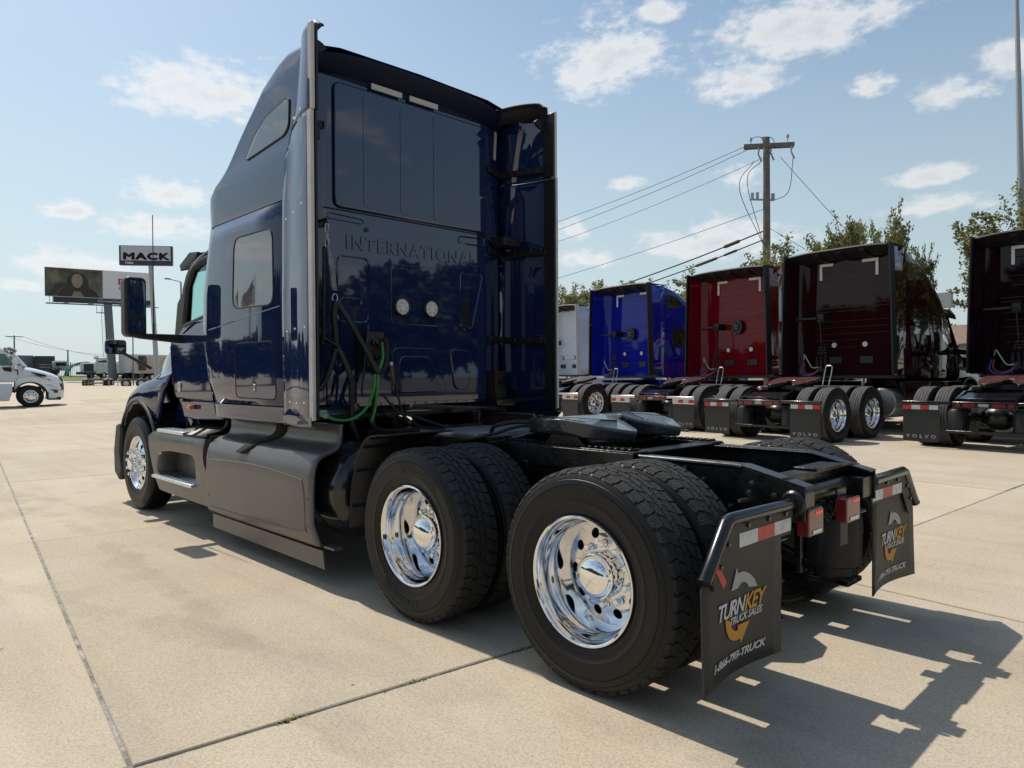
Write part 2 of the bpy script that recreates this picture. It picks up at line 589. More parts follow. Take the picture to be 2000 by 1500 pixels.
# ------------------------------------------------------------------ concrete yard
def concrete_material():
    m = bpy.data.materials.new('concrete')
    m.use_nodes = True
    nt = m.node_tree
    N, L = nt.nodes, nt.links
    b = N['Principled BSDF']
    b.inputs['Roughness'].default_value = .82
    b.inputs['Specular IOR Level'].default_value = .15
    g = N.new('ShaderNodeNewGeometry')
    oi = N.new('ShaderNodeObjectInfo')
    def noise(sc, det, rough=.6, stretch=None, vec=None):
        n = N.new('ShaderNodeTexNoise')
        n.inputs['Scale'].default_value = sc
        n.inputs['Detail'].default_value = det
        n.inputs['Roughness'].default_value = rough
        if stretch:
            mp = N.new('ShaderNodeMapping')
            mp.inputs['Rotation'].default_value = (0, 0, -LOT)
            mp.inputs['Scale'].default_value = stretch
            L.new(g.outputs['Position'], mp.inputs[0])
            L.new(mp.outputs[0], n.inputs[0])
        else:
            L.new(g.outputs['Position'], n.inputs[0])
        return n.outputs[0]
    def rng(v, a, c, lo, hi):
        r = N.new('ShaderNodeMapRange')
        r.interpolation_type = 'SMOOTHSTEP'
        for k, x in (('From Min', a), ('From Max', c), ('To Min', lo), ('To Max', hi)):
            r.inputs[k].default_value = x
        L.new(v, r.inputs[0])
        return r.outputs[0]
    def mul(c, v):
        x = N.new('ShaderNodeMix')
        x.data_type = 'RGBA'
        x.blend_type = 'MULTIPLY'
        x.inputs['Factor'].default_value = 1
        L.new(c, x.inputs['A'])
        L.new(v, x.inputs['B'])
        return x.outputs['Result']
    base = N.new('ShaderNodeMix')
    base.data_type = 'RGBA'
    base.inputs['A'].default_value = (.482, .402, .300, 1)
    base.inputs['B'].default_value = (.515, .445, .342, 1)
    L.new(rng(noise(.55, 5), .35, .68, 0, 1), base.inputs['Factor'])
    c = base.outputs['Result']
    c = mul(c, rng(oi.outputs['Random'], 0, 1, .90, 1.05))
    c = mul(c, rng(noise(1.7, 6, .7), .30, .62, .955, 1.015))             # blotches
    c = mul(c, rng(noise(.9, 5, .6, (.25, 3.2, 1)), .32, .55, .93, 1.015))  # drive streaks
    c = mul(c, rng(noise(75, 4, .75), .32, .58, .80, 1.06))             # sand grain
    c = mul(c, rng(noise(230, 3, .7), .36, .54, .76, 1.08))
    v = N.new('ShaderNodeTexVoronoi')
    v.inputs['Scale'].default_value = 3.3
    L.new(g.outputs['Position'], v.inputs[0])
    c = mul(c, rng(v.outputs['Distance'], .018, .045, .35, 1.0))        # small dark spots
    c = mul(c, rng(noise(.35, 4, .55), .60, .78, 1.0, .94))             # oil-darkened areas
    # faint tyre tracks of trucks that turned here
    def track(cx, cy, r, w, dark):
        global_ = N.new('ShaderNodeVectorMath')
        global_.operation = 'DISTANCE'
        fl = N.new('ShaderNodeVectorMath')
        fl.operation = 'MULTIPLY'
        fl.inputs[1].default_value = (1, 1, 0)
        L.new(g.outputs['Position'], fl.inputs[0])
        L.new(fl.outputs[0], global_.inputs[0])
        global_.inputs[1].default_value = (cx, cy, 0)
        m1 = N.new('ShaderNodeMath')
        m1.operation = 'SUBTRACT'
        L.new(global_.outputs['Value'], m1.inputs[0])
        m1.inputs[1].default_value = r
        m2 = N.new('ShaderNodeMath')
        m2.operation = 'ABSOLUTE'
        L.new(m1.outputs[0], m2.inputs[0])
        m3 = N.new('ShaderNodeMath')
        m3.operation = 'ADD'
        L.new(m2.outputs[0], m3.inputs[0])
        L.new(rng(noise(1.1, 4, .6), .35, .65, -.06, .16), m3.inputs[1])
        return rng(m3.outputs[0], w * .3, w, dark, 1.0)
    for q in ((5, 44, 40.2, .16, .90), (5, 44, 42.1, .16, .91), (-9, -26, 26.5, .2, .90), (-9, -26, 28.4, .2, .91), (30, 30, 36.0, .25, .92), (16, -40, 42.5, .18, .91), (16, -40, 44.4, .18, .92)):
        c = mul(c, track(*q))
    L.new(c, b.inputs['Base Color'])
    bp = N.new('ShaderNodeBump')
    bp.inputs['Strength'].default_value = .22
    bp.inputs['Distance'].default_value = .004
    L.new(noise(260, 3, .6), bp.inputs['Height'])
    L.new(bp.outputs[0], b.inputs['Normal'])
    M['concrete'] = m
concrete_material()
M['joint_filler'] = mat('joint_filler', (.28, .27, .245), .9, var=.65, vscale=9, bump=.8, bscale=70)
M['earth'] = mat('earth', (.17, .155, .10), .95, var=.4, vscale=.25)
M['grass'] = mat('grass', (.13, .16, .045), .95, var=.45, vscale=1.5)
M['weed_leaf'] = mat('weed_leaf', (.20, .22, .06), .7, var=.3, vscale=30)
cL, sL = math.cos(-.112), math.sin(-.112)
OX, OY = .77, 2.85
GX, GY = 4.65, 4.40
def lot(u, v):
    return (OX + u * cL - v * sL, OY + u * sL + v * cL)
def ground():
    pv = bpy.data.objects.new('concrete_pavement', None)
    COL.objects.link(pv)
    pv['kind'] = 'structure'
    rg = random.Random(3)
    gap = .0085
    I0, I1, J0, J1 = -2, 9, -6, 3
    for i in range(I0, I1):
        for j in range(J0, J1):
            n = 5
            dz = rg.uniform(-.0025, .0025)
            u0, u1, v0, v1 = i * GX + gap, (i + 1) * GX - gap, j * GY + gap, (j + 1) * GY - gap
            b = MB()
            ch = .006
            rows = []
            for a in range(n + 1):
                rows.append([])
                for c in range(n + 1):
                    x, y = lot(lerp(u0 + ch, u1 - ch, a / n), lerp(v0 + ch, v1 - ch, c / n))
                    rows[-1].append((x, y, hgt(x, y) + dz))
            b.grid(rows)
            ed = [(a, 0) for a in range(n)] + [(n, c) for c in range(n)] + [(a, n) for a in range(n, 0, -1)] + [(0, c) for c in range(n, 0, -1)]
            r1, r2, r3 = [], [], []
            for a, c in ed:
                x, y = lot(lerp(u0 + ch, u1 - ch, a / n), lerp(v0 + ch, v1 - ch, c / n))
                r1.append((x, y, hgt(x, y) + dz))
                x, y = lot(lerp(u0, u1, a / n), lerp(v0, v1, c / n))
                x += rg.uniform(-.0016, .0016)
                y += rg.uniform(-.0016, .0016)
                r2.append((x, y, hgt(x, y) + dz - .005))
                r3.append((x, y, hgt(x, y) + dz - .06))
            b.grid([r1, r2, r3], True)
            link('slab', b.mesh('slab', 'concrete', 0), pv)
    # filler in the joints
    b = MB()
    rows = []
    nu, nv = 44, 36
    for a in range(nu + 1):
        rows.append([])
        for c in range(nv + 1):
            x, y = lot(lerp(I0 * GX, I1 * GX, a / nu), lerp(J0 * GY, J1 * GY, c / nv))
            rows[-1].append((x, y, hgt(x, y) - .0085))
    b.grid(rows)
    obj('joint_sealant', b, 'joint_filler', pv, angle=0)
    # the rest of the yard beyond the slabs one can tell apart
    us = [-60, -40, -25, I0 * GX, 0, 8, 16, 24, 32, I1 * GX, 50, 60, 70, 80, 90, 100, 106]
    vs = [-40, -34, J0 * GY, -22, -18, -15, -12, -10, -8, -6, -4, -2, 0, 3, 7, J1 * GY, 20, 35, 60]
    b = MB()
    for a in range(len(us) - 1):
        for c in range(len(vs) - 1):
            if I0 * GX <= us[a] and us[a + 1] <= I1 * GX and J0 * GY <= vs[c] and vs[c + 1] <= J1 * GY:
                continue
            q = []
            for u, v in ((us[a], vs[c]), (us[a + 1], vs[c]), (us[a + 1], vs[c + 1]), (us[a], vs[c + 1])):
                x, y = lot(u, v)
                q.append((x, y, hgt(x, y)))
            b.quad(*q)
    obj('concrete_yard', b, 'concrete', kind='structure', angle=0)
    # joints of the far slabs, sealed flush
    b = MB()
    for i in range(-8, 23):
        u = i * GX
        for c in range(len(vs) - 1):
            v0, v1 = vs[c], vs[c + 1]
            if I0 * GX <= u <= I1 * GX and J0 * GY <= v0 and v1 <= J1 * GY:
                continue
            q = [(*lot(a, v), 0) for a, v in ((u - .01, v0), (u + .01, v0), (u + .01, v1), (u - .01, v1))]
            b.quad(*[(x, y, hgt(x, y) + .012) for x, y, z in q])
    obj('far_joints', b, 'joint_filler', kind='structure', angle=0)
    # earth out to the horizon
    b = MB()
    R_ = [(r, a) for r in (0, 30, 60, 90, 120, 160, 300, 800, 4500) for a in range(48)]
    rows = []
    for r in (.1, 30, 60, 80, 100, 115, 130, 160, 300, 800, 4500):
        rows.append([(40 + r * math.cos(2 * PI * a / 64), -5 + r * math.sin(2 * PI * a / 64), min(hgt(40 + r * math.cos(2 * PI * a / 64), -5 + r * math.sin(2 * PI * a / 64)), 3.0) - .30) for a in range(64)])
    b.grid(rows, True)
    obj('ground', b, 'earth', kind='structure', angle=0)
    b = MB()
    rows = []
    for u in (103.5, 108, 114, 124, 150):
        rows.append([(*lot(u, v),) for v in (-40, -30, -20, -10, 0, 20)])
    b.grid([[(x, y, hgt(x, y) + .05) for x, y in r] for r in rows])
    obj('grass_verge', b, 'grass', kind='structure', angle=0)
    # tufts growing in the joint
    def tuft(u, v, n, hh, lab, sp):
        x, y = lot(u, v)
        rg2 = random.Random(int(u * 100 + v * 10))
        b = MB()
        for k in range(n):
            px, py = rg2.gauss(0, sp), rg2.gauss(0, .010)
            q = Vector((px * cL - py * sL, px * sL + py * cL, -.006))
            a = rg2.uniform(0, 2 * PI)
            le = hh * rg2.uniform(.5, 1.1)
            t = q + Vector((math.cos(a) * le * .9, math.sin(a) * le * .9, le * rg2.uniform(.4, 1)))
            w = Vector((-math.sin(a), math.cos(a), 0)) * .0035
            mid = (q + t) / 2 + Vector((0, 0, le * .2))
            b.quad(q - w, q + w, mid + w, mid - w)
            b.quad(mid - w, mid + w, t)
        o = obj('weed_tuft', b, 'weed_leaf', angle=0, recalc=False)
        o.location = (x, y, hgt(x, y))
        tag(o, lab, 'weed', 'weeds in the pavement joint')
    # v runs along the joint u = 0
    def tuft_v(v, n, hh, lab, sp):
        x, y = lot(0, v)
        rg2 = random.Random(int(v * 1000))
        b = MB()
        for k in range(n):
            py, px = rg2.gauss(0, sp), rg2.gauss(0, .008)
            q = Vector((px * cL - py * sL, px * sL + py * cL, -.006))
            a = rg2.uniform(0, 2 * PI)
            le = hh * rg2.uniform(.5, 1.1)
            t = q + Vector((math.cos(a) * le * .9, math.sin(a) * le * .9, le * rg2.uniform(.3, .9)))
            w = Vector((-math.sin(a), math.cos(a), 0)) * .004
            mid = (q + t) / 2 + Vector((0, 0, le * .2))
            b.quad(q - w, q + w, mid + w, mid - w)
            b.quad(mid - w, mid + w, t)
        o = obj('weed_tuft', b, 'weed_leaf', angle=0, recalc=False)
        o.location = (x, y, hgt(x, y))
        tag(o, lab, 'weed', 'weeds in the pavement joint')
    tuft_v(-.60, 60, .020, 'small bright green weed tuft in the joint at the bottom of the yard', .028)
    tuft_v(-1.22, 36, .016, 'thin line of moss in the same joint, midway to the rear wheel', .06)
    tuft_v(-1.85, 60, .018, 'low weeds in the joint right beside the rear wheel', .09)
ground()
# ------------------------------------------------------------------ wheels (axle along y, outer side +y, origin at the wheel centre)
TR = .513
def tyre_mesh(rib=False, w=.136):
    h = [(.288, .112), (.300, .121), (.318, .127), (.322, .1295), (.326, .128), (.345, .133), (.358, .1365), (.362, .1395), (.368, .1375), (.392, .1405), (.42, .1425), (.434, .1425), (.437, .1395), (.441, .1425), (.450, .1405), (.462, .137), (.465, .1335), (.469, .1345), (.480, .129)]
    if rib:
        h += [(.494, .122), (.505, .112), (TR - .002, .098), (TR, .085), (TR, .072), (TR - .012, .070), (TR - .012, .062), (TR, .060), (TR + .001, .030), (TR - .012, .028), (TR - .012, .020), (TR, .018)]
    else:
        h += [(.492, .1225), (.499, .114), (.503, .09), (.5035, 0)]
    prof = h + [(r, -a) for r, a in reversed(h if h[-1][1] else h[:-1])]
    b = MB().lathe(prof, 96)
    return b
def lug_tread():
    b = MB()
    n = 46
    ro, ri = TR, .5015
    rg = random.Random(5)
    def blk(a0, a1, y0, y1, sk0, sk1, shoulder=0):
        # one block on the cylinder, sides skewed, top slightly smaller
        def P(a, y, r):
            return (r * math.cos(a), y, r * math.sin(a))
        g = .0032
        base = [(a0 + sk0, y0), (a1 + sk0, y0), (a1 + sk1, y1), (a0 + sk1, y1)]
        ca = sum(p[0] for p in base) / 4
        cy = (y0 + y1) / 2
        vs = [P(a, y, ri) for a, y in base]
        dr = rg.uniform(-.0012, .0006)
        for a, y in base:
            vs.append(P(a + (.0045 if a < ca else -.0045), y + (g if y < cy else -g), ro + dr - (.006 if (shoulder and abs(y) > .1) else 0)))
        b.add(vs, [(4, 5, 6, 7), (0, 1, 5, 4), (1, 2, 6, 5), (2, 3, 7, 6), (3, 0, 4, 7)])
        if shoulder:
            # the lug wraps over the shoulder onto the side wall
            yy = .1225 * shoulder
            ys = max((y0, y1), key=abs)
            e = [(a0 + .012, ys, ro - .008), (a1 - .012, ys, ro - .008), (a1 - .016, yy * 1.03, .4925), (a0 + .016, yy * 1.03, .4925)]
            f = [(a0 + .006, ys * .99, ri - .004), (a1 - .006, ys * .99, ri - .004), (a1 - .010, yy * 1.0, .487), (a0 + .010, yy * 1.0, .487)]
            vs = [P(*q) for q in e] + [P(*q) for q in f]
            b.add(vs, [(0, 1, 2, 3), (0, 3, 7, 4), (1, 5, 6, 2), (2, 6, 7, 3), (0, 4, 5, 1)])
    st = 2 * PI / n
    for k in range(n):
        a = k * st
        gp = .0075
        blk(a, a + st - gp * 1.9, .068, .116, 0, .012, 1)
        blk(a + st * .5, a + st * 1.5 - gp * 1.9, -.116, -.068, .012, 0, -1)
        blk(a + st * .30, a + st * 1.30 - gp, .0255, .0655, .02, -.02)
        blk(a + st * .80, a + st * 1.80 - gp, -.0185, .0185, -.02, .02)
        blk(a + st * .25, a + st * 1.25 - gp, -.0655, -.0255, .02, -.02)
    return b
def holed_disc(b, r0, y0, r1, y1, n, rc, rh, yc, depth=.012, m=8):
    """ring of sheet metal with n round hand holes; yc = height at the hole circle"""
    def Y(r):
        return lerp(y0, yc, (r - r0) / (rc - r0)) if r < rc else lerp(yc, y1, (r - rc) / (r1 - rc))
    for k in range(n):
        ac = 2 * PI * (k + .5) / n
        h = PI / n
        out = []
        for i in range(m):
            out.append((r1, ac - h + 2 * h * i / m))
        for i in range(m):
            out.append((lerp(r1, r0, i / m), ac + h))
        for i in range(m):
            out.append((r0, ac + h - 2 * h * i / m))
        for i in range(m):
            out.append((lerp(r0, r1, i / m), ac - h))
        P = lambda r, a, y: (r * math.cos(a), y, r * math.sin(a))
        vo = [P(r, a, Y(r)) for r, a in out]
        cx, cz = rc * math.cos(ac), rc * math.sin(ac)
        vi, vd = [], []
        for r, a in out:
            x, z = r * math.cos(a) - cx, r * math.sin(a) - cz
            l = math.hypot(x, z)
            px, pz = cx + x / l * rh, cz + z / l * rh
            vi.append((px, Y(math.hypot(px, pz)), pz))
            vd.append((px, Y(math.hypot(px, pz)) - depth, pz))
        q = len(out)
        b.add(vo + vi + vd, [(i, (i + 1) % q, q + (i + 1) % q, q + i) for i in range(q)] + [(q + i, q + (i + 1) % q, 2 * q + (i + 1) % q, 2 * q + i) for i in range(q)])
CACHE = {}
def wheel_meshes():
    C = CACHE
    C['tyre'] = tyre_mesh().mesh('tyre', 'tyre_rubber', 30)
    C['tread'] = lug_tread().mesh('tread', 'tread_rubber', 20, False)
    C['rib_tyre'] = tyre_mesh(True).mesh('tyre', 'tyre_rubber', 30)
    b = tyre_mesh(True)
    b.mi = [1 if all(math.hypot(b.v[i][0], b.v[i][2]) > .4995 for i in f) else 0 for f in b.f]
    C['dusty_tyre'] = b.mesh('tyre', ['tyre_rubber', 'dusty_tread'], 30)
    # rear (dual) rim: deep polished dish
    b = MB()
    b.lathe([(.286, .112), (.296, .118), (.299, .126), (.297, .132), (.290, .1335), (.284, .130), (.280, .122), (.275, .108), (.271, .094), (.2685, .078), (.266, .060), (.262, .047), (.256, .039), (.252, .030), (.250, .015), (.249, -.02), (.2485, -.06), (.2485, -.080)], 72)
    holed_disc(b, .118, -.050, .249, -.080, 10, .192, .0245, -.060)
    b.lathe([(.118, -.050), (.112, -.0495), (.07, -.048)], 48)
    C['dish_rim'] = b.mesh('rim', 'polished_metal', 26)
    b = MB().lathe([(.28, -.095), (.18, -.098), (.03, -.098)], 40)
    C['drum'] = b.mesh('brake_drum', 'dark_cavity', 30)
    # hub flange, nuts and moon cap
    b = MB()
    b.lathe([(.112, -.048), (.110, .022), (.106, .030), (.100, .033), (.096, .040), (.087, .0525), (.07, .063), (.05, .0705), (.028, .0745), (.001, .076)], 56)
    C['hub_cap'] = b.mesh('hub_cap', 'chrome', 30)
    b = MB()
    for k in range(1):
        a = 0
        b.lathe([(.021, -.05), (.021, -.046), (.0165, -.045), (.0165, -.020), (.012, -.015), (.001, -.014)], 10, c=(0, 0, 0))
    C['lug_nut'] = b.mesh('lug_nut', 'polished_metal', 30)
    # front rim: bowl turned outwards, nut covers standing proud
    b = MB()
    b.lathe([(.286, .105), (.296, .112), (.298, .120), (.293, .125), (.284, .122), (.276, .108), (.268, .09), (.256, .082), (.25, .084)], 72)
    holed_disc(b, .165, .118, .25, .084, 10, .212, .0265, .106)
    b.lathe([(.165, .118), (.158, .121), (.10, .121), (.09, .121)], 56)
    C['bowl_rim'] = b.mesh('rim', 'polished_metal', 26)
    b = MB()
    b.lathe([(.094, .118), (.094, .145), (.088, .152), (.072, .154), (.072, .196), (.066, .204), (.05, .209), (.001, .211)], 40)
    C['front_hub_cap'] = b.mesh('hub_cap', 'chrome', 30)
    b = MB()
    for k in range(10):
        c = (0, 0, 0)
        if k:
            continue
        b.lathe([(.026, .12), (.026, .126), (.019, .130), (.017, .152), (.0175, .170), (.020, .178), (.0195, .190), (.013, .199), (.001, .202)], 14, c=c)
    C['nut_cover'] = b.mesh('lug_nut', 'chrome', 30)
    # inner dual: plain dark rim
    b = MB().lathe([(.286, .112), (.296, .118), (.297, .130), (.28, .120), (.26, .06), (.24, -.05), (.04, -.06)], 40)
    C['inner_rim'] = b.mesh('rim', 'black_frame', 30)
    # raised lettering round the side wall
    b = MB()
    def wrap(geo, r0, a0, y):
        vs, fs = geo
        out = []
        for x, yy, z in vs:
            rr = r0 + yy
            a = a0 - x / (r0 + .03)
            out.append((-rr * math.cos(a), y + .0035 - .05 * max(0, .415 - rr), rr * math.sin(a)))
        b.add(out, fs)
    wrap(T_TYRE, .380, R(76), .1405)
    C['tyre_lettering'] = b.mesh('tyre_lettering', 'letter_rubber', 0, False)
wheel_meshes()
def wheel(parent, loc, side, kind, spin=0, lettered=False, tyre='tyre'):
    """kind: 'outer', 'inner', 'front'; side +1 left, -1 right"""
    w = bpy.data.objects.new('wheel', None)
    w.empty_display_size = .2
    COL.objects.link(w)
    w.parent = parent
    w.location = loc
    w.rotation_euler = (0, 0, 0 if side > 0 else PI)
    rot = (0, spin, 0)
    def nuts(key, ph):
        for k in range(10):
            a = 2 * PI * (k + ph) / 10 - spin
            link('lug_nut', CACHE[key], w, loc=(.1425 * math.cos(a), 0, .1425 * math.sin(a)))
    link('tyre', CACHE[tyre], w, rot=rot)
    if tyre == 'tyre':
        link('tread', CACHE['tread'], w, rot=rot, kind='stuff')
    if lettered:
        link('tyre_lettering', CACHE['tyre_lettering'], w)
        link('tyre_lettering', CACHE['tyre_lettering'], w, rot=(0, PI, 0))
    if kind == 'outer':
        link('rim', CACHE['dish_rim'], w, rot=rot)
        link('brake_drum', CACHE['drum'], w)
        link('hub_cap', CACHE['hub_cap'], w)
        nuts('lug_nut', 0)
    elif kind == 'front':
        link('rim', CACHE['bowl_rim'], w, rot=rot)
        o = link('brake_drum', CACHE['drum'], w)
        o.location = (0, .16, 0)
        link('hub_cap', CACHE['front_hub_cap'], w)
        nuts('nut_cover', .5)
    else:
        link('rim', CACHE['inner_rim'], w)
    return w
def axle_set(parent, Ls, tyre='tyre', front_tyre='rib_tyre', tw=1.317, lettered=True):
    k = 0
    for x in (0, tw):
        for s in (1, -1):
            k += 1
            wheel(parent, (x, 1.056 * s, TR), s, 'outer', .35 * k, lettered and x > 0, tyre)
            wheel(parent, (x, .715 * s, TR), -s, 'inner', .21 * k, False, tyre)
    for s in (1, -1):
        wheel(parent, (Ls, 1.045 * s, TR), s, 'front', .1, False, front_tyre)
# ------------------------------------------------------------------ the navy truck (rear axle at the origin, nose towards +x)
def flap_part(parent, s, y_in, y_out, ztop, zbot, x, m, bow, cut=0.0, tt=.008, name='mud_flap'):
    """hanging rubber sheet, outer top corner cut; returns object and its surface function"""
    def X(y, z):
        u = (abs(y) - y_in) / (y_out - y_in)
        t = max(0, (ztop - z) / (ztop - zbot))
        return x + bow * math.sin(PI * min(1, max(0, u))) * t * t - .012 * t * t * u
    b = MB()
    nu, nv = 10, 9
    rows = []
    for i in range(nu + 1):
        u = i / nu
        y = s * lerp(y_in, y_out, u)
        zt = ztop - (cut * max(0, (u - .62) / .38) if cut else 0)
        zt2 = zt
        rows.append([(X(y, lerp(zt2, zbot, j / nv)), y, lerp(zt2, zbot, j / nv)) for j in range(nv + 1)])
    b.grid(rows)
    o = obj(name, b, m, parent, solid=tt, angle=60)
    return o, X

def navy_truck():
    T = thing('semi_truck', 'large navy blue sleeper truck with grey side skirts and bare black rear frame', 'truck')
    LS = 6.459
    axle_set(T, LS)
    # valve-side sticker on the forward drive tyre
    obj('tyre_sticker', MB().box(.876, .884, 1.189, 1.192, .475, .535), 'print_white', T)
    # ---- frame
    for s in (1, -1):
        b = MB()
        prof = [(6.9, .78), (6.9, 1.0), (-.40, 1.0), (-.71, .925), (-.71, .775), (-.55, .745)]
        b.prism(prof, 'y', s * .432, s * .440)
        b.prism([(6.9, 1.0), (6.9, 1.009), (-.40, 1.009), (-.712, .934), (-.711, .925), (-.40, 1.0)], 'y', s * .345, s * .4405)
        b.prism([(6.9, .771), (6.9, .78), (-.55, .745), (-.55, .736)], 'y', s * .345, s * .4405)
        obj('frame_rail', b, 'black_frame', T, bevel=.003)
        # rounded outer edge of the top flange
        b = MB().tube([(.36, s * .438, 1.001), (-.36, s * .438, 1.001), (-.40, s * .438, .997)], .0135, 10)
        obj('rail_edge', b, 'black_gloss', T)
        b = MB().box(-.695, -.60, s * .30, s * .43, .79, .90)
        obj('end_gusset', b, 'black_frame', T, bevel=.004)
    for x, w in ((-.56, .11), (.66, .16), (1.95, .1), (2.6, .1), (3.6, .1), (4.7, .1)):
        b = MB().box(x - w / 2, x + w / 2, -.43, .43, .955, .965).box(x - .004, x + .004, -.43, .43, .80, .955)
        obj('cross_member', b, 'black_frame', T, bevel=.003)
    obj('top_pad', MB().box(-.62, -.50, -.22, .10, .966, .978), 'black_frame', T, bevel=.003)
    # round closing tube between the rail ends
    obj('end_tube', MB().tube([(-.58, .43, .86), (-.58, -.43, .86)], .05, 14), 'black_frame', T)
    b = MB()
    rg = random.Random(4)
    for s in (1, -1):
        for x in (-.56, -.44, -.33, -.20, -.08, .05, .18, .3, .45, .58, .70, .83, .95, 1.1, 1.24, 1.4, 1.56, 1.75):
            for z in (.80, .86, .92, .965):
                if rg.random() < .75:
                    b.lathe([(.015, 0), (.015, s * .009), (.009, s * .010), (.009, s * .020), (.001, s * .021)], 8, c=(x + rg.uniform(-.02, .02), s * .4402, z - (.04 if x < -.4 else 0)))
    obj('frame_bolts', b, 'bolt_metal', T, kind='stuff')
    # long studs and air fittings on the rail side
    for i, (x, z, l) in enumerate(((-.18, .86, .07), (-.42, .84, .07), (-.22, .78, .05), (.02, .80, .06))):
        obj('stud', MB().tube([(x, .440, z), (x, .440 + l, z + .006)], [.012, .009], 8), 'dull_metal' if i < 3 else 'black_gloss', T)
    obj('brake_valve', MB().tube([(.30, .47, .90), (.30, .49, .90), (.16, .50, .865)], [.018, .026, .026], 10).tube([(.16, .50, .865), (.10, .50, .85)], [.014, .017], 8), 'black_gloss', T)
    obj('height_valve', MB().box(1.02, 1.10, .445, .50, .86, .92).tube([(1.1, .47, .9), (1.18, .50, .88)], .009), 'black_gloss', T, bevel=.004)
    # axles, differentials, springs and air bags
    for x in (0, 1.317):
        obj('axle', MB().tube([(x, .95, TR), (x, -.95, TR)], .07, 12).lathe([(.10, -.24), (.19, -.15), (.22, 0), (.19, .15), (.10, .24)], 20, c=(x, 0, TR)), 'black_frame', T)
        for s in (1, -1):
            obj('spring_beam', MB().prism([(x + .45, .70), (x + .45, .62), (x, .42), (x - .55, .27), (x - .60, .30), (x, .50)], 'y', s * .40, s * .50), 'black_frame', T, bevel=.006)
    for x in (-.46, .86):
        for s in (1, -1):
            c = (x, s * .50, 0)
            b = MB().lathe([(.001, .30), (.10, .30), (.115, .315), (.115, .36), (.145, .375), (.150, .42), (.150, .60), (.14, .64), (.10, .66), (.001, .66)], 28, 'z', c)
            a = obj('air_bag', b, 'black_rubber', T)
            obj('bag_plate', MB().box(x - .13, x + .13, s * .50 - .14, s * .50 + .14, .662, .674).box(x - .12, x + .12, s * .5 - .10, s * .5 + .10, .27, .298), 'black_gloss', a, bevel=.004)
    obj('shock_absorber', MB().tube([(-.32, -.40, .80), (-.30, -.42, .55), (-.30, -.42, .30)], [.022, .034, .026], 10), 'black_gloss', T)
    obj('drive_shaft', MB().tube([(.2, 0, .58), (1.2, 0, .60)], .05).tube([(1.5, 0, .62), (4.5, 0, .80)], .06), 'black_frame', T)
    # ---- tail lamps under the frame end
    for y0, y1, z0 in ((.25, .41, .70), (-.205, -.03, .70)):
        b = MB().prism(rrect((y0 + y1) / 2, z0 + .06, y1 - y0, .125, .012), 'x', -.715, -.655)
        l = obj('tail_lamp', b, 'lamp_red', T, bevel=.006)
        b = MB()
        for k in range(3):
            c = (-.7165, lerp(y0, y1, .42 - .16 * k + .1), z0 + .104)
            b.lathe([(.0065, -.004), (.0055, -.0065), (.001, -.007)], 10, 'x', (c[0] + .003, c[1], c[2]))
        obj('lamp_diode', b, 'led_red', l)
        obj('lamp_window', MB().box(-.719, -.7155, y0 + .03, y1 - .035, z0 + .008, z0 + .026), 'lamp_clear', l)
        obj('lamp_bracket', MB().box(-.655, -.645, y0 + .03, y1 - .03, z0 + .02, .86), 'black_frame', T)
    obj('plate_bracket', MB().box(-.652, -.648, -.205, -.11, .56, .70), 'flap_grey', T, bevel=.002)
    rgc = random.Random(9)
    for k in range(7):
        y = rgc.uniform(-.25, .3)
        pts = spline([(-.58, y, .84), (-.60, y + rgc.uniform(-.05, .05), .76), (-.62, y + rgc.uniform(-.12, .12), .70 + rgc.uniform(-.03, .04)), (-.60, y + rgc.uniform(-.2, .2), .80)], 6)
        obj('wiring', MB().tube(pts, .0055, 6), 'black_plastic', T)
    # ---- mud flap hangers and flaps
    for s in (1, -1):
        x = -.66
        b = MB().tube([(x, s * .40, .855), (x, s * 1.03, .862), (x, s * 1.06, .852), (x - .005, s * 1.225, .655)], .028, 14)
        h = obj('flap_hanger', b, 'black_gloss', T)
        obj('hanger_collar', MB().lathe([(.03, 0), (.055, .002), (.06, .012), (.05, .022), (.03, .024)], 20, c=(x, s * .443 - (0 if s > 0 else .024), .855)), 'black_frame', h)
        obj('hanger_end', MB().tube([(x - .005, s * 1.226, .654), (x - .0055, s * 1.232, .6465)], [.030, .030], 14), 'black_frame', h)
        b = MB().prism([(.47, .845), (1.02, .848), (1.17, .66), (1.17, .60), (1.11, .59), (1.00, .735), (.50, .725)], 'x', x - .010, x - .003)
        b.v = [(p[0], p[1] * s, p[2]) for p in b.v]
        br = obj('clamp_plate', b, 'flap_grey', T, bevel=.002)
        bb = MB()
        for y, z in ((.56, .825), (.72, .825), (.90, .825), (1.06, .77), (1.12, .69)):
            bb.obox((x - .014, s * y, z), (.012, .018, .018))
        obj('clamp_bolts', bb, 'black_gloss', br, bevel=.002)
        f, X = flap_part(T, s, .565, 1.232, .838, .20, x + .006, 'flap_grey', .045, .22)
        for y0, y1, m in ((.97, .815, 'tape_white'), (.813, .665, 'tape_red'), (.663, .505, 'tape_white')):
            obj('reflective_tape', MB().box(x - .0125, x - .0105, min(s * y0, s * y1), max(s * y0, s * y1), .742, .80), m, br)
        if s > 0:
            b = MB().prism([(1.135, .705), (1.165, .69), (1.10, .60), (1.075, .62)], 'x', x - .0122, x - .0102)
            obj('side_marker_tape', b, 'tape_red', br)
        # printed panel: lettering follows the curve of the rubber
        yc = s * .905
        def put(name, geo, m, u, v, mir=1):
            vs, fs = geo
            b = MB().add([(X(yc - (u + a), v + c) - .0042 - .0005, yc - (u + a), v + c) for a, c, e in vs], fs)
            obj(name, b, m, f, angle=0, recalc=False)
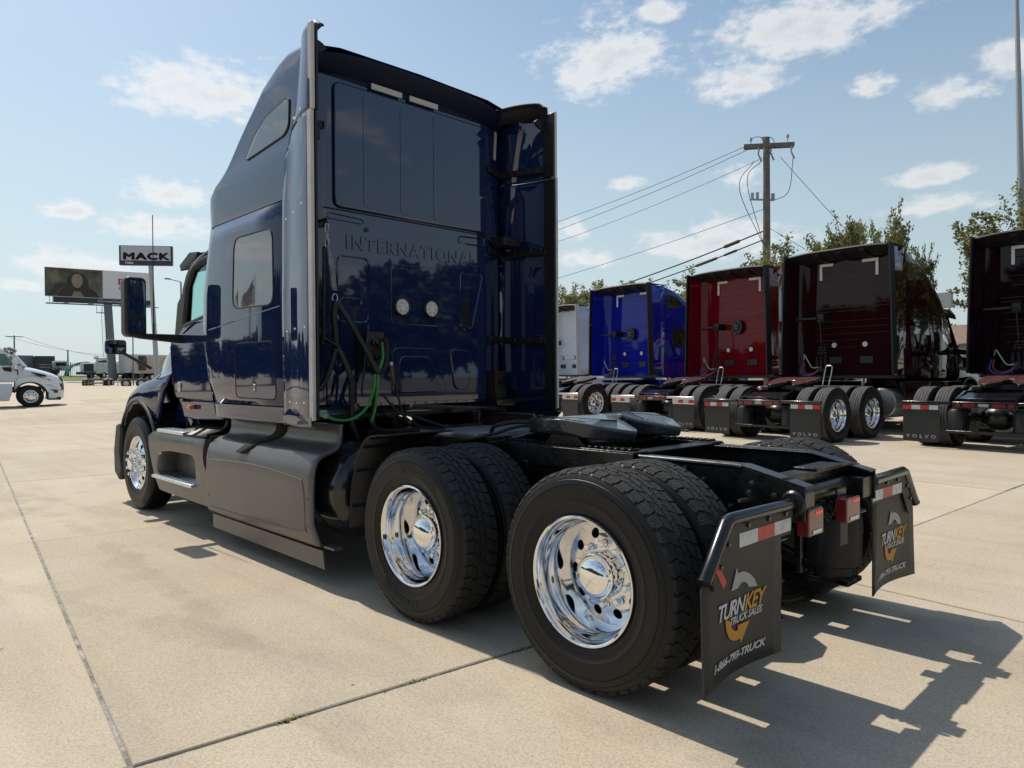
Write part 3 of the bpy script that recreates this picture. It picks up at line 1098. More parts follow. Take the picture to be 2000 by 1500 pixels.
        def fit(geo, y0, y1, z0, m):
            vs, fs = geo
            xa, xb = min(q[0] for q in vs), max(q[0] for q in vs)
            kx = (y0 - y1) / (xb - xa)
            za, zb_ = 0.0, max(q[1] for q in vs)
            d = yc - .905
            b = MB().add([(X(y0 + d - (q[0] - xa) * kx, z0[0] + q[1] * (z0[1] - z0[0]) / zb_) - .0048, y0 + d - (q[0] - xa) * kx, z0[0] + q[1] * (z0[1] - z0[0]) / zb_) for q in vs], fs)
            obj('lettering', b, m, f, angle=0, recalc=False)
        fit(T_TURN, 1.106, .874, (.460, .526), 'print_white')
        fit(T_KEY, .882, .699, (.457, .528), 'print_orange')
        fit(T_SALES, 1.0, .728, (.421, .452), 'print_white')
        fit(T_PHONE, 1.135, .684, (.262, .296), 'print_white')
        for pl, m in (([(.964, .655), (.952, .630), (.92, .632), (.885, .624), (.845, .606), (.81, .580), (.780, .542), (.854, .553), (.872, .572), (.893, .583), (.915, .586), (.935, .577), (.947, .568), (1.004, .566)], 'print_silver'),
                      ([(1.045, .457), (1.000, .441), (.992, .418), (.975, .400), (.955, .389), (.931, .385), (.930, .407), (.831, .404), (.890, .321), (.903, .343), (.93, .343), (.965, .350), (1.0, .368), (1.027, .400), (1.04, .43)], 'print_orange')):
            d = yc - .905
            obj('logo_arrow', MB().add([(X(y + d, z) - .0048, y + d, z) for y, z in pl], [tuple(range(len(pl)))]), m, f, angle=0, recalc=False)
    # ---- fifth wheel
    b = MB()
    half = [(1.13, 0), (1.13, .30), (1.09, .42), (1.0, .485), (.74, .485), (.55, .42), (.41, .30), (.37, .24), (.41, .17), (.58, .075), (.72, .06)]
    def zf(x):
        return 1.196 - max(0, (.72 - x)) * .22 - max(0, (x - .98)) * .15
    n = len(half)
    for s in (1, -1):
        top = [(x, s * y, zf(x)) for x, y in half]
        bot = [(x + (.02 if x < .5 else 0), s * y * .98, zf(x) - (.095 if x > .5 else .06)) for x, y in half]
        top += [(.72, 0, zf(.72))]
        bot += [(.72, 0, zf(.72) - .095)]
        m = len(top)
        b.add(top + bot, [tuple(range(m)), tuple(range(2 * m - 1, m - 1, -1))] + [(i, i + 1, m + i + 1, m + i) for i in range(m - 2)] + [(m - 2, m - 1, 2 * m - 1, 2 * m - 2)])
    import bmesh
    fw = obj('fifth_wheel', b, 'fifth_wheel_black', T, bevel=.016, seg=3, angle=40)
    for s in (1, -1):
        obj('grease_groove', MB().beam((.62, s * .42, zf(.62) + .0012), (1.0, s * .36, zf(1.0) + .0022), .012, .003), 'dark_cavity', fw)
        obj('grease_groove', MB().beam((.60, s * .13, zf(.60) + .0012), (.92, s * .40, 1.1975), .010, .003), 'dark_cavity', fw)
        obj('pivot_bracket', MB().prism([(.60, 1.02), (.94, 1.02), (.84, 1.13), (.70, 1.13)], 'y', s * .36, s * .44), 'black_frame', fw, bevel=.008)
    obj('jaw', MB().lathe([(.055, 1.14), (.075, 1.15), (.08, 1.199), (.055, 1.200)], 24, 'z', (.76, 0, 0)), 'dull_metal', fw)
    obj('release_handle', MB().tube([(.95, .2, 1.10), (1.0, .55, 1.08), (1.06, .60, 1.07), (1.03, .50, 1.07)], .008), 'black_gloss', fw)
    b = MB()
    for s in (1, -1):
        b.box(.22, 1.34, s * .34, s * .47, 1.0105, 1.028).box(.22, 1.34, s * .475, s * .485, .90, 1.02)
    b.box(.62, .95, -.34, .34, 1.012, 1.045).box(.22, .34, -.34, .34, 1.0105, 1.022)
    obj('slide_plate', b, 'black_frame', T, bevel=.004)
    b = MB()
    for s in (1, -1):
        for k in range(22):
            b.box(.26 + .048 * k, .285 + .048 * k, s * .37, s * .45, 1.0285, 1.041)
    obj('slide_teeth', b, 'black_gloss', T, bevel=.002, kind='stuff')
    # ---- ribbed deck plate, air lines lying on the frame
    b = MB().box(1.50, 2.12, -.52, .50, 1.040, 1.048)
    dk = obj('deck_plate', b, 'black_frame', T)  # black base stands in for the shade between the bright metal ribs
    b = MB()
    for k in range(20):
        y = .47 - .05 * k
        b.tube([(1.52, y, 1.048), (2.10, y, 1.048)], .0145, 6)
    obj('deck_ribs', b, 'deck_metal', dk, kind='stuff')
    obj('deck_edge', MB().beam((1.495, .50, 1.045), (1.495, -.52, 1.045), .012, .03).beam((2.12, .507, 1.045), (1.5, .507, 1.045), .012, .03), 'deck_metal', dk)
    rgh = random.Random(2)
    for k in range(10):
        y0 = rgh.uniform(-.15, .42)
        if k < 4:
            pts = spline([(2.75, rgh.uniform(-.4, .5), .95 + rgh.uniform(0, .2)), (2.45, y0, 1.0), (2.2, y0 + rgh.uniform(-.1, .1), 1.03), (2.13, y0, 1.00)], 8)
        elif k < 7:
            pts = spline([(2.7, .45, 1.0), (2.3, .535 + .02 * (k - 4), 1.03), (1.9, .53 + .018 * (k - 4), 1.025), (1.52, .53 + .02 * (k - 4), 1.03), (1.36, .46, 1.07), (1.22, .34, 1.12), (1.10, .2, 1.10)], 8)
        else:
            pts = spline([(1.50, y0, 1.06), (1.38, y0 + .06, 1.12), (1.27, y0 * .8, 1.13 + .03 * rgh.random()), (1.12, y0 * .6, 1.11)], 8)
        obj('air_line', MB().tube(pts, rgh.choice((.008, .011, .014)), 7), 'black_rubber', T)
    # quarter fender over the forward drive wheels
    for s in (1, -1):
        qf = spline([(2.025, 0, .45), (2.005, 0, .70), (1.93, 0, .92), (1.85, 0, 1.035), (1.78, 0, 1.072), (1.70, 0, 1.084), (1.62, 0, 1.086)], 5)
        rows = [[(q.x, s * y, q.z) for y in (.60, .9, 1.16)] for q in qf]
        q_ = obj('quarter_fender', MB().grid(rows), 'trim_black', T, solid=.008, angle=60)
        b = MB()
        for k in (3, 8, 13, 18, 23):
            q = qf[k]
            b.tube([(q.x - .008, s * .60, q.z - .008), (q.x - .008, s * 1.15, q.z - .008)], .010, 6)
        obj('fender_ribs', b, 'trim_black', q_)
    obj('fender_bracket', MB().tube([(1.98, .46, .98), (2.05, .80, .86), (2.02, 1.10, .80)], .016).lathe([(.04, 0), (.045, .015), (.035, .03), (.001, .035)], 14, c=(2.10, .93, .80)), 'black_plastic', T)
    # ---- fuel tank, battery boxes, underside mass
    for s in (1, -1):
        b = MB().lathe([(.001, 2.22), (.18, 2.225), (.27, 2.25), (.325, 2.30), (.345, 2.38), (.345, 4.2), (.3, 4.25), (.001, 4.26)], 40, 'x', (0, s * .80, .625))
        t = obj('fuel_tank', b, 'black_gloss', T)
        obj('tank_strap', MB().lathe([(.349, 2.52), (.349, 2.57)], 40, 'x', (0, s * .80, .625)), 'black_plastic', t)
    obj('engine_block', MB().box(4.9, 6.7, -.42, .42, .55, 1.25), 'dark_cavity', T)
    obj('gearbox', MB().lathe([(.001, 3.5), (.18, 3.52), (.24, 4.0), (.32, 4.9), (.001, 4.91)], 20, 'x', (0, 0, .82)), 'black_frame', T)
    obj('after_treatment', MB().tube([(2.75, -.78, .95), (2.75, -.78, .50)], .16, 20).box(2.45, 3.0, -1.12, -.90, .45, 1.0), 'black_frame', T)
    obj('cab_mount', MB().tube([(2.72, .30, .98), (2.72, .30, 1.12)], [.05, .07], 12).tube([(2.72, -.55, .98), (2.72, -.55, 1.14)], [.05, .06], 12).beam((2.72, -.6, 1.0), (2.72, .6, 1.0), .08, .06), 'black_frame', T)
    obj('front_axle', MB().tube([(LS, .95, .45), (LS, -.95, .45)], .06), 'black_frame', T)
    # ---- side skirts
    for s in (1, -1):
        sec = [(1.205, .272), (1.222, .29), (1.235, .42), (1.238, .62), (1.232, .76), (1.222, .815), (1.203, .865), (1.165, .905), (1.115, .925), (1.06, .94), (1.03, .96), (1.018, .985), (1.012, 1.02), (1.01, 1.10), (.995, 1.112)]
        rows = []
        for x, k in ((4.285, 1.0), (4.27, 1), (3.9, 1), (3.3, 1), (2.8, 1), (2.46, 1), (2.42, .997), (2.40, .985)):
            rows.append([(x - (0.06 if (x < 2.5 and z < .3) else 0), s * y * k, z) for y, z in sec])
        sk = obj('side_skirt', MB().grid(rows), 'skirt_grey', T, solid=.03, angle=50)
        # pressed outline of the skirt panel
        pl = [(4.22, .74), (3.35, .765), (2.62, .73), (2.53, .70), (2.50, .60), (2.50, .40), (2.56, .355), (3.3, .33), (4.22, .325)]
        def ysk(z):
            return interp(z, [q[1] for q in sec], [q[0] for q in sec])
        sp = spline([(x, s * (ysk(z) - .0005), z) for x, z in pl], 6)
        obj('skirt_crease', MB().tube(sp, .006, 6), 'skirt_grey', sk)
        if s > 0:
            b = MB()
            rs = random.Random(12)
            for k in range(9):
                xx, zz = 4.20 - .028 * k + rs.uniform(-.01, .01), .775 - .004 * k + rs.uniform(-.012, .012)
                ln = rs.uniform(.008, .04)
                b.quad(*[(xx - a, ysk(zz + c) + .0015, zz + c) for a, c in ((0, 0), (ln, -.003), (ln, .002), (0, .004))])
            obj('scuff_marks', b, 'scuff', sk, angle=0, kind='stuff')
            for xx, zz in ((4.255, .60), (4.255, .42), (2.46, .60), (2.46, .40)):
                obj('fastener', MB().lathe([(.009, 0), (.008, .003), (.001, .004)], 10, c=(xx, ysk(zz), zz)), 'bolt_metal', sk)
        # fuel filler slot
        sl = [(1.233, .838), (1.216, .862), (1.18, .902), (1.115, .932), (1.055, .95), (1.026, .985), (1.02, 1.02), (1.019, 1.106)]
        rows = []
        for i, (y, z) in enumerate(sl):
            sh = .11 if z > .96 else lerp(-.04, .0, (z - .838) / .1)
            xo = interp(z, [.83, .93, 1.0, 1.11], [3.60, 3.48, 3.30, 3.27])
            rows.append([(xo + .085, s * (y + .002), z + .002), (xo - .085, s * (y + .002), z + .002)])
        obj('filler_slot', MB().grid(rows), 'dark_cavity', sk, solid=.003)
        b = MB().prism([(4.285, .125), (4.285, .245), (2.345, .245), (2.32, .118)], 'y', s * 1.172, s * 1.182)
        obj('skirt_strip', b, 'skirt_grey', T, bevel=.002)
        obj('strip_end', MB().box(2.20, 2.335, s * 1.13 - .02, s * 1.13 + .05, .268, .282), 'skirt_grey', sk)
        # front (step) panel
        b = MB()
        out = [(4.325, .285), (4.345, .60), (4.425, .69), (4.425, .915), (5.30, .905), (5.96, .885), (5.86, .62), (5.70, .30)]
        hole = round_poly([(4.62, .735), (5.25, .735), (5.62, .70), (5.72, .47), (4.62, .455)], .10, 5)
        o2 = round_poly(out, .03, 3)
        n = len(hole)
        # ring between outline and step recess
        def near(q):
            return min(range(len(o2)), key=lambda i: (o2[i][0] - q[0]) ** 2 + (o2[i][1] - q[1]) ** 2)
        def yp(z):
            return s * interp(z, [.28, .45, .75, .87, .92], [1.175, 1.205, 1.215, 1.205, 1.175])
        N = 64
        def resample(poly, N, c):
            out = []
            for k in range(N):
                a = 2 * PI * k / N
                d = (math.cos(a), math.sin(a))
                best = None
                for i in range(len(poly)):
                    p, q = poly[i], poly[(i + 1) % len(poly)]
                    ex, ez = q[0] - p[0], q[1] - p[1]
                    det = d[0] * ez - d[1] * ex
                    if abs(det) < 1e-9:
                        continue
                    wx, wz = p[0] - c[0], p[1] - c[1]
                    t = (wx * ez - wz * ex) / det
                    u = (wx * d[1] - wz * d[0]) / det
                    if t > 0 and -1e-6 <= u <= 1 + 1e-6 and (best is None or t > best):
                        best = t
                out.append((c[0] + d[0] * best, c[1] + d[1] * best))
            return out
        cc = (5.15, .60)
        A, H = resample(o2, N, cc), resample(hole, N, cc)
        rings = [[(x, s * 1.10, z) for x, z in A], [(x, yp(z), z) for x, z in A]]
        for t in (.25, .5, .8):
            rings.append([(lerp(a[0], h[0], t), yp(lerp(a[1], h[1], t)), lerp(a[1], h[1], t)) for a, h in zip(A, H)])
        rings.append([(h[0], yp(h[1]) - s * .004, h[1]) for h in H])
        rings.append([(lerp(h[0], cc[0], .05), yp(h[1]) - s * .05, lerp(h[1], cc[1], .05)) for h in H])
        rings.append([(lerp(h[0], cc[0], .07), s * 1.02, lerp(h[1], cc[1], .07)) for h in H])
        b.grid(rings, True)
        b.add(rings[-1], [tuple(range(N))])
        sp_ = obj('step_panel', b, 'skirt_grey', T, angle=40)
        for nm, x0, x1, y0, y1, z in (('step_tread', 4.66, 5.74, 1.06, 1.245, .43), ('step_tread', 4.94, 5.66, 1.05, 1.215, .900)):
            b = MB().box(x0, x1, min(s * y0, s * y1), max(s * y0, s * y1), z, z + .035)
            st = obj(nm, b, 'tread_metal', T, bevel=.012, seg=3)
            b = MB()
            nx, ny = int((x1 - x0 - .06) / .042), 4
            for i in range(nx):
                for j in range(ny):
                    b.lathe([(.0135, 0), (.0115, .007), (.005, .0072)], 8, 'z', (x0 + .05 + .042 * i, s * (y0 + .035 + (y1 - y0 - .06) * j / (ny - 1)), z + .034))
            obj('tread_studs', b, 'tread_metal', st, kind='stuff')
        b = MB().grid([[(4.44, s * 1.20, .912), (5.3, s * 1.195, .904), (5.90, s * 1.18, .888)], [(4.44, s * 1.16, .928), (5.3, s * 1.15, .915), (5.92, s * 1.14, .895)], [(4.44, s * 1.02, .99), (5.10, s * 1.0, .985), (5.6, s * 1.05, .90)], [(4.44, s * .80, 1.06), (5.10, s * .80, 1.05), (5.6, s * .95, .89)]])
        obj('step_cover', b, 'black_plastic', T, solid=.01, angle=30)
        obj('cover_lip', MB().tube(spline([(4.42, s * 1.18, .93), (4.42, s * 1.06, .955), (4.42, s * 1.00, 1.0), (4.42, s * .98, 1.08)], 4), .016, 6), 'black_plastic', T)
        b = MB().box(4.292, 4.318, min(s * .9, s * 1.19), max(s * .9, s * 1.19), .29, .93)
        obj('skirt_gap', b, 'dark_cavity', T)
    # ---- sleeper
    zr = [1.232, 1.45, 1.7, 1.9, 2.2, 2.45, 2.65, 2.775]
    xf = lambda z: interp(z, [1.10, 1.23, 1.55, 1.87, 2.22, 2.43, 2.8], [4.36, 4.42, 4.56, 4.63, 4.61, 4.55, 4.44])
    xs = lambda z: interp(z, [1.1, 1.24, 1.96, 2.76, 3.23, 3.81], [2.93, 2.93, 2.955, 2.93, 2.84, 2.69])
    def yb(z):
        return 1.172 - .012 * (z - 1.9) ** 2
    def siderow(s, z, k=0):
        y = yb(z)
        f = xf(z)
        return [(xs(z), s * y, z), (3.4, s * (y + .004), z), (3.9, s * (y + .003), z), (f - .22, s * y, z), (f - .10, s * (y - .012), z), (f - .035, s * (y - .035), z), (f - .008, s * (y - .065), z), (f, s * (y - .10), z)]
    b = MB()
    for s in (1, -1):
        b.grid([siderow(s, z) for z in zr])
    b.add([(4.5, 1.0, 2.77), (4.5, -1.0, 2.77), (2.9, -1.0, 2.77), (2.9, 1.0, 2.77)], [(0, 1, 2, 3)])
    sb = obj('sleeper_body', b, 'navy_paint', T, angle=50, solid=.02)
    for s in (1, -1):
        b = MB().grid([[(p[0] - (.0 if z > 1.104 else .008), p[1] - s * (.0 if z > 1.104 else .008) + s * .012 * (z - 1.9) ** 2 - s * .006, p[2]) for p in siderow(s, z)] for z in (1.10, 1.105, 1.16, 1.222)])
        obj('sleeper_sill', b, 'navy_paint', T, angle=30)
    obj('sleeper_floor', MB().box(2.92, 4.40, -1.10, 1.10, 1.12, 1.15), 'black_frame', T)
    # moulded crease above the baggage door
    sp = spline([(4.40, yb(1.9) - .002, 1.875), (3.9, yb(1.9) + .001, 1.915), (3.3, yb(1.95) + .001, 1.965), (2.97, yb(1.97), 1.99)], 8)
    obj('side_crease', MB().tube(sp, [.001] + [.006] * (len(sp) - 2) + [.005], 8), 'navy_paint', sb)
    # windows, baggage door
    for s in (1, -1):
        poly = round_poly([(3.80, 2.615), (3.09, 2.60), (3.07, 2.01), (3.83, 2.03)], .11, 6)
        fr = MB().tube([(x, s * (yb(z) + .0035), z) for x, z in poly], .0075, 6, closed=True)
        w = obj('sleeper_window', MB().add([(x, s * (yb(z) + .0045), z) for x, z in poly], [tuple(range(len(poly)))]), 'dark_glass', T, solid=.004, angle=0)
        obj('window_gasket', fr, 'black_rubber', w)
        poly = round_poly([(3.79, 1.735), (3.09, 1.73), (3.045, 1.28), (3.79, 1.285)], .07, 6)
        d = obj('baggage_door', MB().add([(x, s * (yb(z) + .0045), z) for x, z in poly], [tuple(range(len(poly)))]), 'navy_paint', T, solid=.004, angle=0)
        obj('door_gap', MB().tube([(x, s * (yb(z) + .002), z) for x, z in poly], .0062, 6, closed=True), 'dark_cavity', d)
        obj('door_latch', MB().lathe([(.016, 0), (.016, s * .006), (.001, s * .007)], 14, c=(3.42, s * (yb(1.35) + .005), 1.40)).obox((3.42, s * (yb(1.35) + .009), 1.365), (.022, .008, .05)), 'chrome', d)
    # ---- roof fairing
    X0 = [2.70, 2.95, 3.1, 3.36, 3.62, 3.8, 3.93, 4.01, 4.07, 4.13, 4.22, 4.32, 4.385, 4.42, 4.437, 4.442]
    ZS = [3.875, 3.895, 3.862, 3.757, 3.582, 3.452, 3.34, 3.265, 3.215, 3.178, 3.138, 3.075, 2.99, 2.92, 2.85, 2.795]
    sd = [(1.162, 2.785), (1.168, 2.95), (1.167, 3.06), (1.163, 3.12), (1.154, 3.17), (1.143, 3.22), (1.134, 3.28), (1.128, 3.36), (1.122, 3.5), (1.118, 3.7), (1.112, 3.9)]
    b = MB()
    rows = []
    for i, (x, zs) in enumerate(zip(X0, ZS)):
        L = []
        for y, z in sd:
            z2 = min(z, zs - .03)
            y2 = interp(z2, [q[1] for q in sd], [q[0] for q in sd])
            xx = max(x, xs(z2) + .004) if i == 0 else x
            L.append((xx, y2, z2))
        e = L[-1][1]
        g = .14 if x < 4.0 else .05
        rd = interp(x, [4.22, 4.32, 4.385, 4.42, 4.437, 4.442], [0, .008, .028, .052, .075, .10])
        L = [(q[0], q[1] - rd, q[2]) for q in L]
        e = L[-1][1]
        x = x if i else 2.76
        L += [(x, e - .012, zs), (x, e - .045, zs + .035), (x, e - .12, zs + .07), (x, e - .35, zs + .09 + g * .15), (x, 0, zs + .09 + g * .25)]
        full = L + [(p[0], -p[1], p[2]) for p in reversed(L[:-1])]
        rows.append(full)
    # fold the front edge in
    last = rows[-1]
    rows.append([(4.41, p[1] * .95, p[2]) for p in last])
    rf = obj('roof_fairing', b.grid(rows), 'navy_paint', T, angle=40)
    for s in (1, -1):
        poly = round_poly([(2.885, 3.53), (2.94, 3.553), (3.30, 3.50), (3.50, 3.385), (3.62, 3.255), (3.585, 3.228), (2.95, 3.275), (2.885, 3.33)], .05, 5)
        yy = lambda z: interp(z, [q[1] for q in sd], [q[0] for q in sd])
        w = obj('roof_window', MB().add([(x, s * (yy(z) + .004), z) for x, z in poly], [tuple(range(len(poly)))]), 'dark_glass', T, solid=.004, angle=0)
        obj('window_gasket', MB().tube([(x, s * (yy(z) + .003), z) for x, z in poly], .0075, 6, closed=True), 'black_rubber', w)
    # ---- back wall with pressed panels
    XB = 2.88
    ch = [(1.085, 2.975), (.86, XB), (.80, XB)]
    b = MB()
    rows = []
    for z in (1.235, 1.6, 2.2, 2.76, 3.3, 3.80):
        top = .0
        L = [(x, y, z) for y, x in ch] + [(x, -y, z) for y, x in reversed(ch)]
        rows.append(L)
    b.grid(rows)
    bw = obj('back_wall', b, 'navy_paint', T, angle=25, recalc=True)
    b = MB()
    rows = []
    for i in range(21):
        y = lerp(1.05, -1.05, i / 20)
        k = abs(y / 1.05)
        dz = -.075 * k ** 3
        dx = .10 * k ** 6
        rows.append([(XB - .003 + dx, y, 3.80), (XB - .004 + dx, y, 3.845 + dz * .6), (2.845 + dx, y, 3.87 + dz), (2.76 + dx, y, 3.942 + dz), (2.75 + dx, y, 3.957 + dz), (2.755 + dx, y, 3.980 + dz), (2.80 + dx, y, 3.992 + dz * 1.1), (3.05, y * .97, 3.985 + dz * 1.6)])
    obj('roof_lip', b.grid(rows), 'navy_lip_shade', T, angle=40)
    def panel(poly, t, bev, nm, r=.06, parent=bw, x=XB, m='navy_paint'):
        q = round_poly(poly, r, 5)
        return obj(nm, MB().prism(q, 'x', x - t, x + .004), m, parent, bevel=bev, seg=4)
    up = panel([(.77, 2.785), (.77, 3.77), (-.82, 3.77), (-.835, 2.80), (-.79, 2.785)], .028, .024, 'upper_panel', .07)
    for y0, y1 in ((.51, .37), (.15, .01), (-.20, -.36)):
        panel([(y0, 2.82), (y0, 3.72), (y1, 3.72), (y1, 2.82)], .0045, .003, 'stiffening_rib', .03, up, XB - .028)
    obj('wall_seam', MB().box(XB - .004, XB - .001, -.86, .86, 2.765, 2.775), 'dark_cavity', bw)
    def ridge(poly, r=.06, w=.0075, close=True):
        q = round_poly(poly, r, 6) if close else [tuple(v)[:2] for v in [Vector(p) for p in poly]]
        obj('pressed_ridge', MB().tube([(XB - .002, a, c) for a, c in q], w, 6, closed=close), 'navy_paint', bw)
    panel([(.24, 2.40), (-.28, 2.40), (-.28, 1.89), (.24, 1.89)], .010, .009, 'centre_panel', .05)
    ridge([(.74, 2.41), (.45, 2.41), (.46, 1.89), (.74, 1.89)])
    ridge([(.72, 2.08), (.52, 2.08), (.50, 1.62), (.72, 1.62)], .05)
    ridge([(-.52, 2.40), (-.79, 2.40), (-.65, 1.88), (-.52, 1.88)], .05)
    panel([(.23, 1.70), (-.23, 1.70), (-.36, 1.285), (.23, 1.285)], .012, .01, 'lower_panel', .06)
    panel([(.16, 1.63), (-.17, 1.63), (-.27, 1.31), (.20, 1.31)], .018, .012, 'lower_panel', .06)
    panel([(-.38, 1.70), (-.66, 1.69), (-.60, 1.33), (-.44, 1.33)], .014, .012, 'lower_panel', .06)
    ridge([(-.50, 2.72), (-.81, 2.735), (-.81, 2.665), (-.50, 2.66)], .03)
    ridge([(.82, 2.735), (.50, 2.72), (.50, 2.685), (.82, 2.69)], .015, .005)
    b = MB().add([(XB - .003 - z, -x - .02, y + 2.475) for x, y, z in T_INTERNATIONAL[0]], T_INTERNATIONAL[1])
    obj('embossed_lettering', b, 'navy_paint', bw, angle=25)
    obj('wall_knob', MB().lathe([(.02, 0), (.018, -.012), (.001, -.014)], 14, 'x', (XB, .47, 2.645)), 'black_plastic', bw)
    for y in (.137, -.172):
        b = MB().lathe([(.082, 0), (.082, -.022), (.074, -.030), (.068, -.028), (.067, -.018)], 36, 'x', (XB - .010, y, 2.04))
        l = obj('work_lamp', b, 'black_plastic', T)
        obj('lamp_lens', MB().lathe([(.067, -.019), (.05, -.026), (.001, -.030)], 32, 'x', (XB - .010, y, 2.04)), 'lamp_white', l)
        b = MB()
        for k in range(6):
            a = 2 * PI * k / 6
            b.lathe([(.017, 0), (.013, -.005), (.001, -.006)], 12, 'x', (XB - .034, y + .036 * math.cos(a), 2.04 + .036 * math.sin(a)))
        obj('lamp_diode', b, 'lamp_clear', l)
    b = MB().box(XB - .008, XB + .002, -.62, -.52, 1.90, 2.155)
    gr = obj('vent_grille', b, 'black_plastic', bw)
    b = MB()
    for k in range(12):
        b.obox((XB - .013, -.57, 1.918 + .02 * k), (.012, .088, .009), Matrix.Rotation(R(25), 3, 'Y'))
    obj('vent_slats', b, 'black_plastic', gr)
    for y0, y1 in ((.43, .13), (.05, -.25)):
        obj('reflective_strip', MB().box(XB - .035, XB - .0245, y1, y0, 3.79, 3.835), 'tape_grey', bw)
    b = MB().box(2.86, 2.90, -.80, .82, 1.215, 1.236)
    for k in range(13):
        b.lathe([(.008, 0), (.007, -.006), (.001, -.007)], 8, 'x', (2.86, .7 - .115 * k, 1.226))
    obj('bottom_rail', b, 'navy_paint', bw)
    obj('bracket_plate', MB().box(2.76, 2.878, -.98, -.84, 1.18, 1.50).box(2.70, 2.76, -1.02, -.80, 1.18, 1.235), 'black_frame', T, bevel=.005)
    # ---- side extenders
    sec = [(-.35, 1.10), (-.03, 1.135), (0, 1.172), (.05, 1.171), (.12, 1.172), (.22, 1.177), (.36, 1.190), (.55, 1.213), (.75, 1.231), (.9, 1.239), (1, 1.240)]
    def yext(t, z):
        y = interp(t, [q[0] for q in sec], [q[1] for q in sec]) - .02 * smooth((z - 3.3) / .6) * max(0, t)
        y0 = interp(z, [2.76, 3.1, 3.28, 3.5, 3.85], [1.173, 1.170, 1.141, 1.129, 1.120]) + .004
        if t <= 0:
            return y0 - (.05 if t < -.2 else .03)
        return lerp(y0, y, smooth(t / .30))
    for s in (1, -1):
        for nm, z0, z1 in (('lower', 1.125, 3.284), ('upper', 3.288, 3.90)):
            rows = []
            zl_ = [1.125, 1.35, 1.6, 1.85, 2.1, 2.35, 2.6, 2.76, 2.88, 2.98, 3.05, 3.10, 3.14, 3.18, 3.22, 3.25, 3.284] if nm == 'lower' else [lerp(z0, z1, q / 16) for q in range(17)]
            for k, z in enumerate(zl_):
                L = []
                for t, y in sec:
                    x = lerp(xs(z) - .006, 2.365, t) if t > -.3 else 3.0
                    zz = z
                    if nm == 'upper' and s > 0:
                        zz = min(z, lerp(3.83, 3.885, smooth((t - .02) / .6)))
                    elif nm == 'upper':
                        zz = min(z, lerp(3.87, 3.885, smooth((t - .02) / .6)))
                    if nm == 'lower':
                        zz = z - (.03 * (1 - t) if k == 0 else 0)
                    yy = yext(t, z)
                    L.append((x, s * (yy), zz))
                rows.append(L)
            e = obj('side_extender', MB().grid(rows), 'navy_paint', T, solid=.012, angle=50)
            e.modifiers['thick'].offset = 0
            zt = 3.885 if nm == 'upper' else z1
            yt = 1.240 - (.01 if nm == 'upper' else 0)
            obj('edge_strip_lit', MB().box(2.335, 2.392, s * (yt - .004) - .012, s * (yt - .004) + .0145, max(z0, 1.15), zt), 'trim_grey', T, bevel=.006)  # paler copy of the rubber edge; sky light is put into its grey
            obj('edge_rubber', MB().box(2.338, 2.47, s * (yt - .034) - .008, s * (yt - .034) + .008, max(z0, 1.15), zt + (.0 if s > 0 else -.02)), 'black_plastic', T, bevel=.003)
            if nm == 'lower':
                obj('extender_seam', MB().tube([(2.952, s * 1.150, 1.25), (2.952, s * 1.150, 2.70)], .003, 6), 'trim_grey', e)
                kick = MB().grid([[(x, s * (y + dy), z + dzz) for x, y, z in ((2.925, 1.165, 1.215), (2.74, 1.186, 1.20), (2.55, 1.214, 1.20), (2.36, 1.238, 1.21))] for dy, dzz in ((.004, .02), (.016, -.05), (.012, -.10), (-.03, -.115))])
                obj('kick_panel', kick, 'navy_paint', e, angle=24)
                b = MB()
                for x, z in ((2.84, 2.62), (2.68, 2.64), (2.50, 2.67), (2.84, 1.79), (2.66, 1.80), (2.46, 1.80), (2.80, 1.27), (2.64, 1.265), (2.48, 1.27)):
                    y = yext(max(0, (xs(z) - x) / (xs(z) - 2.365)), z)
                    b.lathe([(.008, 0), (.007, s * .004), (.004, s * .007), (.001, s * .0075)], 10, c=(x, s * (y + .005), z))
                obj('rivets', b, 'chrome', e)
            else:
                b = MB()
                for x, z in ((2.52, 3.335), (2.66, 3.315), (2.72, 3.335)):
                    y = yext(max(0, (xs(z) - x) / (xs(z) - 2.365)), z)
                    b.lathe([(.011, 0), (.010, s * .006), (.005, s * .010), (.001, s * .0105)], 10, c=(x, s * (y + .002), z))
                obj('rivets', b, 'chrome', e)
        # inner braces
        for z in (3.40, 2.64, 1.81):
            p = [(2.868, .865), (2.955, 1.135), (2.80, 1.150), (2.45, 1.195)] if z < 3 else [(2.868, .865), (2.94, 1.085), (2.80, 1.105), (2.45, 1.175)]
            b = MB()
            for i in range(3):
                a, c = p[i], p[i + 1]
                b.beam((a[0], s * a[1], z - .01 * i), (c[0], s * c[1], z - .01 * (i + 1)), .018, .058)
            br = obj('extender_brace', b, 'black_plastic', T, bevel=.004)
            bb = MB()
            for i in range(12):
                t = i / 11 * 2.95
                k = min(2, int(t))
                a, c = p[k], p[k + 1]
                q = (lerp(a[0], c[0], t - k), lerp(a[1], c[1], t - k))
                bb.obox((q[0] - .006, s * (q[1] - .010), z - .01 * t), (.016, .010, .056))
            obj('brace_ribs', bb, 'black_plastic', br, kind='stuff')
            bb = MB()
            for q in ((2.88, .88), (2.80, 1.13), (2.6, 1.155), (2.48, 1.17)):
                bb.lathe([(.007, 0), (.006, -s * .006), (.001, -s * .007)], 8, c=(q[0], s * q[1], z - .01))
            obj('brace_screws', bb, 'dull_metal', br)
        b = MB().prism([(2.985, 3.64), (3.0, 3.97), (2.965, 3.97), (2.945, 3.64)], 'y', s * 1.128, s * 1.134)
